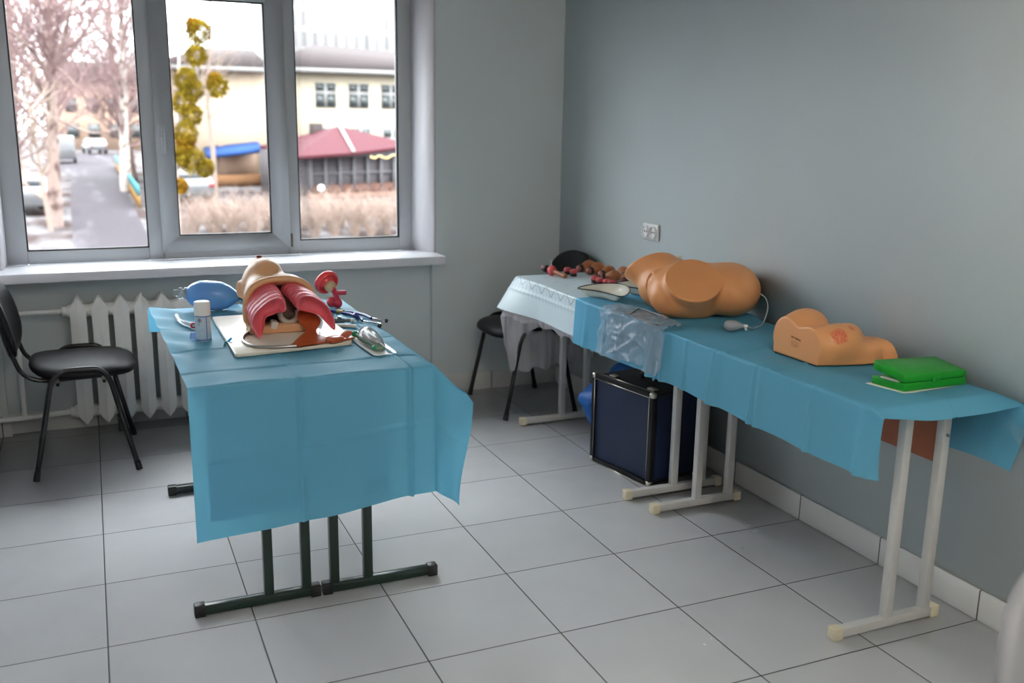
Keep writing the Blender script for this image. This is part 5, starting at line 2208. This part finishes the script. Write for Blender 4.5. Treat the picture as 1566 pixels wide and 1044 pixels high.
M_ground = ground_mat('thawing_snow_and_soil', oc(0.115, 0.082, 0.075), oc(0.28, 0.26, 0.265), 0.42, 0.58, 0.9, (1, 0.4, 1))
M_street = ground_mat('wet_asphalt', oc(0.105, 0.09, 0.102), oc(0.20, 0.185, 0.20), 0.54, 0.70, 0.8, (1.6, 0.16, 1))
M_bark = ground_mat('birch_bark', oc(0.66, 0.49, 0.43), oc(0.26, 0.17, 0.15), 0.5, 0.64, 3.0, (1, 1, 0.8))
M_bark2 = ground_mat('pale_birch_bark', oc(0.95, 0.84, 0.76), oc(0.36, 0.26, 0.22), 0.52, 0.64, 3.0, (1, 1, 1.2))
M_twig = mat('pinkish_brown_twigs', oc(0.50, 0.33, 0.32), 0.8, spec=0.05)
M_twig2 = mat('pale_tan_twigs', oc(0.62, 0.47, 0.39), 0.8, spec=0.05)
M_shrub = mat('tan_shrub_stems', oc(0.70, 0.52, 0.43), 0.8, spec=0.05)
M_mist = mat('mistletoe_yellow_green', oc(0.60, 0.42, 0.04), 0.7, spec=0.05, vary=0.35, vscale=3)
M_mist2 = mat('mistletoe_orange', oc(0.75, 0.40, 0.03), 0.7, spec=0.05, vary=0.3, vscale=3)
M_ywall = mat('cream_yellow_plaster', oc(1.15, 1.0, 0.76), 0.8, spec=0.05)
M_wwall = mat('peach_cream_plaster', oc(0.98, 0.78, 0.58), 0.8, spec=0.05)
M_roof = mat('grey_brown_roof', oc(0.135, 0.11, 0.108), 0.7, spec=0.05)
M_trimw = mat('white_facade_trim', oc(0.62, 0.60, 0.58), 0.7, spec=0.05)
M_pane_out = mat('dark_facade_glass', oc(0.115, 0.135, 0.135), 0.15)
M_redroof = mat('rose_red_roof', oc(0.15, 0.036, 0.048), 0.6, spec=0.05)
M_greycafe = mat('grey_cafe_frame', oc(0.46, 0.44, 0.47), 0.6, spec=0.05)
M_cafeglass = mat('dark_cafe_glass', oc(0.30, 0.27, 0.285), 0.25, spec=0.05)
M_brick = mat('red_brown_brick', oc(0.30, 0.155, 0.12), 0.8, spec=0.05)
M_house = mat('pale_peach_plaster', oc(0.95, 0.66, 0.50), 0.8, spec=0.05)
M_orange = mat('orange_brick', oc(0.52, 0.27, 0.14), 0.8, spec=0.05)
M_awn = mat('blue_awning_cloth', oc(0.07, 0.16, 0.46), 0.6, spec=0.05)
M_fblue = mat('sky_blue_fence_paint', oc(0.14, 0.42, 0.46), 0.6, spec=0.05)
M_forange = mat('orange_fence_paint', oc(0.55, 0.30, 0.10), 0.6, spec=0.05)
M_carw = mat('white_car_paint', oc(0.30, 0.30, 0.31), 0.25)
M_card = mat('dark_car_glass', oc(0.07, 0.075, 0.085), 0.12)
M_tyre = mat('tyre_rubber', oc(0.05, 0.05, 0.05), 0.7, spec=0.05)
M_tail = mat('red_tail_light', oc(0.5, 0.05, 0.05), 0.3)

MB().bb(-70, 110, 4.2, 200, G - 0.3, G).build('ground', M_ground)['kind'] = 'structure'
MB().prism([(-0.55, 12), (-0.52, 27), (-0.85, 45), (-1.0, 64), (-3.2, 86), (-3.4, 104), (4.0, 108), (3.6, 88), (1.55, 66), (1.62, 45), (1.55, 28), (1.7, 12)], G - 0.02, G + 0.01).build('street', M_street)['kind'] = 'structure'
MB().prism([(3.0, 37.5), (9.4, 37.5), (9.3, 48), (3.0, 50)], G - 0.02, G + 0.012).build('yard_pavement', M_street)['kind'] = 'structure'


def limb(m, p, d, L, r, depth, sides, wob, out, up=0.12):
    n = 5 if depth > 0 else 4
    pts = [p.copy()]
    q = p.copy()
    dd = d.normalized()
    for i in range(n):
        dd = (dd + Vector((random.gauss(0, wob), random.gauss(0, wob), random.gauss(up, wob)))).normalized()
        q = q + dd * (L / n)
        pts.append(q.copy())
    m.tube(pts, r, sides, radii=[r * (1 - 0.75 * i / n) for i in range(n + 1)], caps=False)
    if depth > 0:
        for k in range(out[0] if isinstance(out, tuple) else out):
            t = random.uniform(0.25, 1.0) * n
            i = min(n - 1, int(t))
            pp = pts[i].lerp(pts[i + 1], t - i)
            ax = (pts[i + 1] - pts[i]).normalized()
            s = Vector((random.gauss(0, 1), random.gauss(0, 1), random.gauss(0.1, 0.6)))
            s = (s - ax * s.dot(ax)).normalized()
            limb(m, pp, ax * 0.75 + s * 0.8, L * random.uniform(0.38, 0.6), r * 0.5, depth - 1, 3, wob * 1.1, out, up)


def tree(label, base, path, r0, nb, bl, bark, twig, zlo=0.35, explicit=(), depth=2, out=6, tr=0.05, seed=1, dirs=None):
    random.seed(seed)
    t = thing('bare_tree', label, 'tree', (base[0], base[1], G), group='bare trees outside the window')
    P = spline([Vector((base[0], base[1], G - 0.05))] + [Vector(p) for p in path], 6)
    m = MB(70)
    n = len(P)
    m.tube(P, r0, 10, radii=[r0 * (1 - 0.8 * i / (n - 1)) for i in range(n)])
    m.build('trunk', bark, t)
    b = MB(70)
    for e in explicit:
        pp = spline([Vector(v) for v in e[0]], 5)
        b.tube(pp, e[1], 7, radii=[e[1] * (1 - 0.7 * i / (len(pp) - 1)) for i in range(len(pp))])
    if explicit:
        b.build('branch', bark, t)
    else:
        b.bm.free()
    w_ = MB(70)
    for k in range(nb):
        f = random.uniform(zlo, 0.98) * (n - 1)
        i = min(n - 2, int(f))
        p = P[i].lerp(P[i + 1], f - i)
        a = random.uniform(0, 2 * PI)
        d = Vector((math.cos(a), math.sin(a), random.uniform(0.3, 1.1)))
        limb(w_, p, d, bl * random.uniform(0.6, 1.1) * (1.15 - 0.5 * i / n), tr, depth, 4, 0.14, out)
    w_.build('twigs', twig, t)
    return t


tree("nearest bare birch, its mottled trunk left of the street", (-1.14, 34.2),
     [(-1.06, 34.1, 0.0), (-0.95, 34, 1.6), (-0.88, 34, 2.9), (-0.82, 34, 4.6), (-0.7, 34, 7.5), (-0.6, 34, 10)], 0.25, 52, 3.6, M_bark, M_twig, 0.25,
     explicit=[([(-0.93, 34, 1.6), (-1.10, 33.6, 2.2), (-1.6, 33.2, 2.9), (-2.3, 32.8, 3.3)], 0.10),
               ([(-0.90, 34, 2.4), (-1.15, 33.8, 3.2), (-1.75, 33.4, 3.95), (-2.6, 33, 4.3)], 0.10),
               ([(-0.86, 34, 3.0), (-0.55, 33.7, 3.6), (-0.2, 33.4, 4.6), (0.1, 33.2, 6.2)], 0.09),
               ([(-0.86, 34, 3.2), (-0.3, 33.8, 3.7), (0.6, 33.6, 4.3), (1.6, 33.5, 5.0)], 0.07),
               ([(-0.88, 34, 3.2), (-0.5, 33.8, 2.9), (-0.1, 33.5, 2.4), (0.25, 33.3, 1.8)], 0.05),
               ([(-0.95, 34, 1.5), (0.2, 33.8, 1.0), (1.2, 33.6, 1.2)], 0.05)], seed=3)
tree('thin tan sapling leaning beside the nearest birch on the left', (-1.25, 32.8),
     [(-1.35, 32.8, -1.0), (-1.42, 32.8, 0.2), (-1.55, 32.8, 1.4), (-1.62, 32.8, 2.8)], 0.08, 16, 1.6, M_twig2, M_twig2, 0.2, depth=1, seed=4)
tree("tall pale birch beside the blue and orange fence", (1.62, 50.5),
     [(1.68, 50.5, -0.5), (1.76, 50.5, 1.6), (1.90, 50.5, 4.2), (2.0, 50.5, 7.0), (2.05, 50.5, 11)], 0.30, 50, 4.0, M_bark2, M_twig, 0.25,
     explicit=[([(1.8, 50.5, 2.6), (1.2, 50.2, 3.6), (0.6, 50, 4.0)], 0.08), ([(1.85, 50.5, 3.4), (2.5, 50.4, 4.5), (2.8, 50.2, 6.2)], 0.10)], seed=5)
tree('dark leaning tree just behind the tall pale birch, by the fence', (2.1, 57.5),
     [(2.0, 57.5, 0.0), (1.75, 57.5, 2.6), (1.6, 57.5, 5.5), (1.8, 57.5, 10)], 0.42, 50, 3.4, M_bark, M_twig, 0.2, seed=6)
tree('bare tree at the far left edge of the window, behind the white car', (-2.9, 46),
     [(-2.9, 46, 0.0), (-2.75, 46, 2.5), (-2.6, 46, 6), (-2.6, 46, 10)], 0.30, 56, 4.6, M_bark, M_twig, 0.2, seed=7)
tree('slender bare tree farther up the left side of the street', (-1.9, 62),
     [(-1.8, 62, 1.0), (-1.6, 62, 4), (-1.3, 62, 8), (-1.2, 62, 12)], 0.28, 56, 5.0, M_bark, M_twig, 0.2, seed=8)
tree('bare tree rising over the roof behind the mistletoe, in the middle pane', (5.4, 46),
     [(5.4, 46, 0.0), (5.3, 46, 2.5), (5.6, 46, 5.5), (5.7, 46, 9)], 0.14, 60, 3.4, M_twig2, M_twig2, 0.35, tr=0.02, out=4, seed=9)
mt = tree('slim birch hung with round yellow mistletoe clumps, in the middle pane', (2.22, 27.4),
          [(2.26, 27.4, -0.5), (2.40, 27.4, 1.2), (2.52, 27.4, 2.8), (2.68, 27.4, 4.6), (2.8, 27.4, 7)], 0.085, 18, 2.0, M_bark2, M_twig2, 0.45,
          explicit=[([(2.45, 27.4, 1.6), (2.75, 27.3, 1.9), (2.95, 27.3, 2.6), (3.1, 27.2, 3.6)], 0.045), ([(2.75, 27.3, 1.95), (3.2, 27.2, 2.2), (3.55, 27.2, 2.5)], 0.03)], depth=1, tr=0.02, out=4, seed=10)


def clump(c, r, material, seed):
    random.seed(seed)
    m = MB(180)
    for k in range(800):
        d = Vector((random.gauss(0, 1), random.gauss(0, 1), random.gauss(0, 1))).normalized()
        rr = r * random.uniform(0.35, 1.0) ** 0.6
        p = Vector(c) + Vector((d.x * rr, d.y * rr, d.z * rr * 1.05))
        a = (d + Vector((random.gauss(0, 0.5), random.gauss(0, 0.5), random.gauss(0, 0.5)))).normalized()
        s = a.cross(Vector((0.3, 0.5, 0.8))).normalized() * random.uniform(0.02, 0.035)
        l = a * random.uniform(0.06, 0.11)
        m.raw([p - s * 0.4, p + l * 0.5 - s, p + l, p + l * 0.5 + s], [(0, 1, 2, 3)])
    m.build('mistletoe_clump', material, mt)


for i, (x, z, r, mm) in enumerate([(3.08, 3.84, 0.31, M_mist), (2.94, 4.02, 0.15, M_mist2), (2.98, 3.22, 0.27, M_mist), (3.50, 2.42, 0.29, M_mist), (3.44, 2.58, 0.16, M_mist2),
                                   (2.66, 2.56, 0.30, M_mist), (2.82, 2.28, 0.28, M_mist), (2.58, 1.95, 0.30, M_mist), (2.78, 1.62, 0.26, M_mist),
                                   (2.58, 1.10, 0.32, M_mist), (2.56, 0.82, 0.26, M_mist2), (2.70, 0.36, 0.34, M_mist), (2.46, 0.50, 0.24, M_mist), (2.36, -0.35, 0.17, M_mist2), (3.05, 0.15, 0.22, M_mist)]):
    clump((x, 27.2, z), r, mm, 40 + i)

# hedge of bare shrubs ---------------------------------------------------------
shrubs = []
for v in range(3):
    random.seed(70 + v)
    t = thing('bare_shrub', 'bare twiggy shrub in the hedge row outside the window', 'shrub', (0, 0, 0), group='bare hedge shrubs')
    m = MB(70)
    for k in range(34):
        a = random.uniform(0, 2 * PI)
        r = random.uniform(0, 0.10)
        d = Vector((math.cos(a) * random.uniform(0.1, 0.55), math.sin(a) * random.uniform(0.1, 0.45), 1.0))
        limb(m, Vector((math.cos(a) * r, math.sin(a) * r, 0)), d, random.uniform(0.75, 1.25), 0.014, 1, 4, 0.10, 5, up=0.05)
    m.build('stems', M_shrub, t, world=False)
    shrubs.append(t)
k = 0
for row, (yy, x0, x1) in enumerate(((28.6, 2.7, 10.6), (31.0, 3.0, 11.4))):
    x = x0
    while x < x1:
        t = shrubs[k] if k < 3 else copy_tree(shrubs[k % 3])
        t.location = (x + random.uniform(-0.1, 0.1), yy + random.uniform(-0.25, 0.25), G)
        t.rotation_euler = (0, 0, random.uniform(0, 6))
        k += 1
        x += 0.62

# fence ------------------------------------------------------------------------
fn = thing('yard_fence', 'low sky blue and orange fence along the right side of the street', 'fence', (1.8, 56, G))
MB().bb(1.76, 1.84, 40.5, 75, G, G + 0.48).build('lower_panel', M_forange, fn)
MB().bb(1.76, 1.84, 40.5, 75, G + 0.48, G + 0.88).build('upper_panel', M_fblue, fn)


# cars -------------------------------------------------------------------------
def car(label, loc, rot, van=False):
    t = thing('parked_car', label, 'car', (loc[0], loc[1], G), rot)
    if van:
        prof = [(-2.1, 0.35), (-2.15, 1.0), (-2.0, 2.05), (-0.2, 2.1), (0.55, 1.95), (1.15, 1.25), (2.0, 1.05), (2.15, 0.7), (2.1, 0.35)]
    else:
        prof = [(-2.05, 0.35), (-2.1, 0.85), (-1.95, 1.0), (-1.35, 1.42), (-0.4, 1.5), (0.45, 1.42), (1.05, 0.98), (1.9, 0.86), (2.1, 0.65), (2.08, 0.35)]
    MXc = WM[t] @ Matrix(((0, 0, 1, 0), (1, 0, 0, 0), (0, 1, 0, 0), (0, 0, 0, 1)))
    m = MB(45)
    m.prism(prof, -0.82, 0.82, MXc, bevel=0.09)
    m.build('car_body', M_carw, t)
    m = MB(45)
    zt_ = 2.0 if van else 1.40
    m.box(WM[t] @ Vector((0, -0.35, zt_ - 0.24)), (1.68, 1.7, 0.34), WM[t].to_3x3(), 0.08)
    m.box(WM[t] @ Vector((0, -0.35, zt_ - 0.24)), (1.3, 2.9 if not van else 3.2, 0.32), WM[t].to_3x3(), 0.08)
    m.build('car_windows', M_card, t)
    for sx in (-1, 1):
        for sy in (-1.3, 1.3):
            m = MB(45)
            m.cyl(WM[t] @ Vector((sx * 0.66, sy, 0.32)), WM[t] @ Vector((sx * 0.85, sy, 0.32)), 0.32, n=20)
            m.build('wheel', M_tyre, t)
        m = MB(45)
        m.box(WM[t] @ Vector((sx * 0.68, -2.09, 0.80)), (0.22, 0.08, 0.18), WM[t].to_3x3(), 0.02)
        m.build('tail_light', M_tail, t)
    return t


car('white parked car at the far left edge of the window, behind the birch', (-2.45, 39.8), 0.12)
car('white van standing far up the street on its left side', (-1.75, 83.5), 0.0, van=True)
car('white parked car behind the mistletoe tree in the middle pane', (3.65, 43.8), 0.25)
car('small distant white car at the end of the street, right of the van', (0.6, 104), 0.2)

# buildings --------------------------------------------------------------------
bd = thing('cream_building', 'long two storey cream building with a grey hip roof across the yard', 'building', (14, 58, G))
MB().bb(9.4, 27, 56, 66, G, 4.42).build('main_wall', M_ywall, bd)
MB().bb(3.4, 9.4, 54.2, 66, G, 4.25).build('wing_wall', M_wwall, bd)
m = MB(10)
m.raw([(9.0, 55.4, 4.40), (27.5, 55.4, 4.40), (27.5, 66.6, 4.40), (9.0, 66.6, 4.40), (13.4, 60.5, 6.1), (24, 60.5, 5.6)], [(0, 1, 5, 4), (1, 2, 5), (2, 3, 4, 5), (3, 0, 4), (3, 2, 1, 0)])
m.build('roof', M_roof, bd)
m = MB(10)
m.raw([(3.0, 53.7, 4.22), (9.6, 53.7, 4.22), (9.6, 66.4, 4.22), (3.0, 66.4, 4.22), (6.8, 60, 5.6), (9.6, 60, 5.6)], [(0, 1, 5, 4), (1, 2, 5), (2, 3, 4, 5), (3, 0, 4), (3, 2, 1, 0)])
m.build('wing_roof', M_roof, bd)
m = MB()
m.bb(9.0, 27.5, 55.3, 55.6, 4.18, 4.42)
m.build('eaves_board', M_trimw, bd)
m = MB()
m.bb(3.0, 9.6, 53.6, 53.9, 4.02, 4.24)
m.build('eaves_board', M_trimw, bd)


def bwin(x0, x1, z0, z1, y=56.0):
    m = MB()
    m.bb(x0 - 0.05, x1 + 0.05, y - 0.05, y - 0.002, z0 - 0.05, z1 + 0.05)
    f = m.build('window', M_trimw, bd)
    xm = (x0 + x1) / 2
    zm = z0 + (z1 - z0) * 0.62
    for a, b in ((x0, xm - 0.09), (xm + 0.09, x1)):
        for c, d in ((z0, zm - 0.09), (zm + 0.09, z1)):
            m = MB()
            m.bb(a, b, y - 0.065, y - 0.051, c, d)
            m.build('window_pane', M_pane_out, f)


for i in range(6):
    x = 12.48 + i * 1.98
    bwin(x, x + 1.14, 2.29, 3.60)
    bwin(x + 0.1, x + 1.20, -0.45, 1.05)
m = MB()
m.cyl((9.3, 55.9, G), (9.3, 55.9, 4.2), 0.07, n=10)
m.build('drainpipe', M_trimw, bd)
m = MB()
m.bb(5.4, 9.0, 53.0, 54.1, G, G + 0.62)
m.build('porch_wall', M_orange, bd)
m = MB()
m.bb(6.6, 8.6, 54.1, 54.18, G + 0.62, 0.1)
m.build('entrance_recess', M_house, bd)
aw = thing('entrance_awning', 'bright blue awning over the entrance of the cream building', 'awning', (7.2, 53.0, -0.4))
m = MB()
m.raw([(5.85, 52.6, -0.36), (8.75, 52.6, -0.02), (8.75, 54.15, 0.30), (5.85, 54.15, -0.02), (5.85, 52.6, -0.60), (8.75, 52.6, -0.26), (8.75, 54.15, 0.10), (5.85, 54.15, -0.22)],
      [(0, 1, 2, 3), (7, 6, 5, 4), (0, 4, 5, 1), (1, 5, 6, 2), (2, 6, 7, 3), (3, 7, 4, 0)])
m.build('awning_cloth', M_awn, aw)
for x in (5.95, 8.65):
    m = MB()
    m.cyl((x, 52.7, G), (x, 52.7, -0.5), 0.05, n=8)
    m.build('awning_post', M_greycafe, aw)

# cafe pavilion ------------------------------------------------------------------
cf = thing('cafe_pavilion', "low cafe pavilion with rose red roof and dark glass walls", 'pavilion', (12, 47, G))
E_ = [(8.6, 43.3, -0.14), (11.75, 44.5, 0.02), (15.6, 46.7, 0.34), (16.5, 52.5, 0.4), (8.6, 52.5, 0.1)]
Pk = (11.75, 47.4, 1.24)
V = [Pk] + E_ + [(x, y, z - 0.12) for x, y, z in E_]
F = [(0, i + 1, (i + 1) % 5 + 1) for i in range(5)] + [(i + 1, i + 6, (i + 1) % 5 + 6, (i + 1) % 5 + 1) for i in range(5)] + [(10, 9, 8, 7, 6)]
m = MB(5)
m.raw(V, F)
m.build('roof', M_redroof, cf)
m = MB()
m.bar((11.75, 47.3, 1.27), (11.75, 44.5, 0.06), 0.16, 0.05)
m.build('ridge_strip', M_trimw, cf)
wa, wb_ = Vector((9.75, 45.2, 0)), Vector((15.3, 47.6, 0))
dv = (wb_ - wa).normalized()
nv = Vector((dv.y, -dv.x, 0))
Lw = (wb_ - wa).length
RW_ = Matrix((dv, -nv, Vector((0, 0, 1)))).transposed()
m = MB()
m.box((wa + wb_) / 2 - nv * 2.2 + Vector((0, 0, -1.05)), (Lw, 4.2, 2.1), RW_)
m.build('glass_wall', M_cafeglass, cf)
m = MB()
m.box((wa + wb_) / 2 + nv * 0.02 + Vector((0, 0, -0.07)), (Lw + 0.1, 0.16, 0.34), RW_)
m.build('fascia', M_greycafe, cf)
m = MB()
m.box((wa + wb_) / 2 + nv * 0.02 + Vector((0, 0, G + 0.26)), (Lw + 0.1, 0.16, 0.52), RW_)
m.build('base_wall', M_brick, cf)
m = MB()
m.box((wa + wb_) / 2 + nv * 0.02 + Vector((0, 0, -1.02)), (Lw, 0.08, 0.07), RW_)
m.build('transom', M_greycafe, cf)
for i in range(8):
    m = MB()
    m.box(wa + dv * (Lw * i / 7) + nv * 0.03 + Vector((0, 0, -0.95)), (0.14, 0.16, 1.7), RW_)
    m.build('post', M_greycafe, cf)
m = MB()
m.bb(10.6, 11.2, 48.6, 49.2, 0.4, 1.35)
m.build('chimney', M_roof, cf)
gl = thing('string_lights', 'string of glowing warm white bulbs hanging under the right eave of the cafe', 'string lights', (13.6, 45.2, -0.2))
M_glow = mat('lit_warm_bulb', (255, 214, 140), 0.4, emit=GLOW)
w0 = [(12.55, -0.17), (12.68, -0.22), (12.81, -0.22), (12.94, -0.15), (13.10, -0.14), (13.22, -0.20), (13.36, -0.24), (13.50, -0.23), (13.63, -0.19), (13.76, -0.13), (13.9, -0.1)]
m = MB()
m.tube([(x, 44.3 + 0.45 * (x - 12.5), z + 0.07) for x, z in w0], 0.012, 6)
m.build('cable', M_greycafe, gl)
for x, z in w0:
    m = MB(60)
    m.ell((x, 44.3 + 0.45 * (x - 12.5), z), (0.024, 0.024, 0.027), n=10, m=6)
    m.build('bulb', M_glow, gl)
m = MB(60)
m.cyl((10.05, 44.2, G), (10.05, 44.2, G + 0.35), 0.05, n=10)
lt = thing('globe_lamp', 'white globe lamp on the ground at the left corner of the cafe', 'lamp', (10.05, 44.2, G))
m.build('lamp_post', M_greycafe, lt)
m = MB(60)
m.ell((10.05, 44.2, G + 0.47), (0.16, 0.16, 0.16), n=18, m=10)
m.build('globe', mat('white_globe', (0.8, 0.8, 0.78), 0.3), lt)
bk = thing('brick_kerb', 'low red brown brick kerb in front of the cafe', 'kerb', (12, 42.5, G))
MB().prism([(9.2, 43.0), (14.8, 44.3), (14.8, 44.6), (9.2, 43.3)], G, G + 0.26).build('kerb_wall', M_brick, bk)


# pale tower block far behind ------------------------------------------------------
def tower_mat():
    mm, nt, b = new_mat('pale_tower_panels')
    L = nt.links.new
    g = nt.nodes.new('ShaderNodeNewGeometry')
    sp = nt.nodes.new('ShaderNodeSeparateXYZ')
    L(g.outputs['Position'], sp.inputs[0])
    cb = nt.nodes.new('ShaderNodeCombineXYZ')
    L(sp.outputs[0], cb.inputs[0])
    L(sp.outputs[2], cb.inputs[1])
    br = nt.nodes.new('ShaderNodeTexBrick')
    br.offset = 0.0
    br.inputs['Scale'].default_value = 1.0
    br.inputs['Brick Width'].default_value = 1.5
    br.inputs['Row Height'].default_value = 2.8
    br.inputs['Mortar Size'].default_value = 0.45
    br.inputs['Mortar Smooth'].default_value = 0.3
    br.inputs['Color1'].default_value = (*oc(0.42, 0.41, 0.42), 1)
    br.inputs['Color2'].default_value = (*oc(0.58, 0.55, 0.54), 1)
    br.inputs['Mortar'].default_value = (*oc(0.78, 0.75, 0.72), 1)
    L(cb.outputs[0], br.inputs['Vector'])
    L(br.outputs['Color'], b.inputs['Base Color'])
    b.inputs['Roughness'].default_value = 0.8
    return mm


tw = thing('tower_block', 'very pale tall apartment tower rising far behind the cream building', 'building', (36, 146, G))
MB().bb(24, 52, 140, 154, G, 38).build('tower_wall', tower_mat(), tw)
hs = thing('peach_house', 'peach coloured house behind the trees at the end of the street', 'building', (2.5, 122, G))
MB().bb(-3.0, 9.5, 118, 128, G, 5.2).build('house_wall', M_house, hs)
m = MB(10)
m.raw([(-3.4, 117.6, 5.2), (9.9, 117.6, 5.2), (9.9, 128.4, 5.2), (-3.4, 128.4, 5.2), (-3.4, 123, 7.6), (9.9, 123, 7.6)], [(0, 1, 5, 4), (2, 3, 4, 5), (1, 2, 5), (3, 0, 4), (3, 2, 1, 0)])
m.build('house_roof', M_roof, hs)
for x in (-2.0, 0.2, 2.4, 4.6, 6.8):
    for z in (-0.8, 2.0):
        m = MB()
        m.bb(x, x + 1.2, 117.9, 118.0, z, z + 1.5)
        m.build('house_window', M_pane_out, hs)
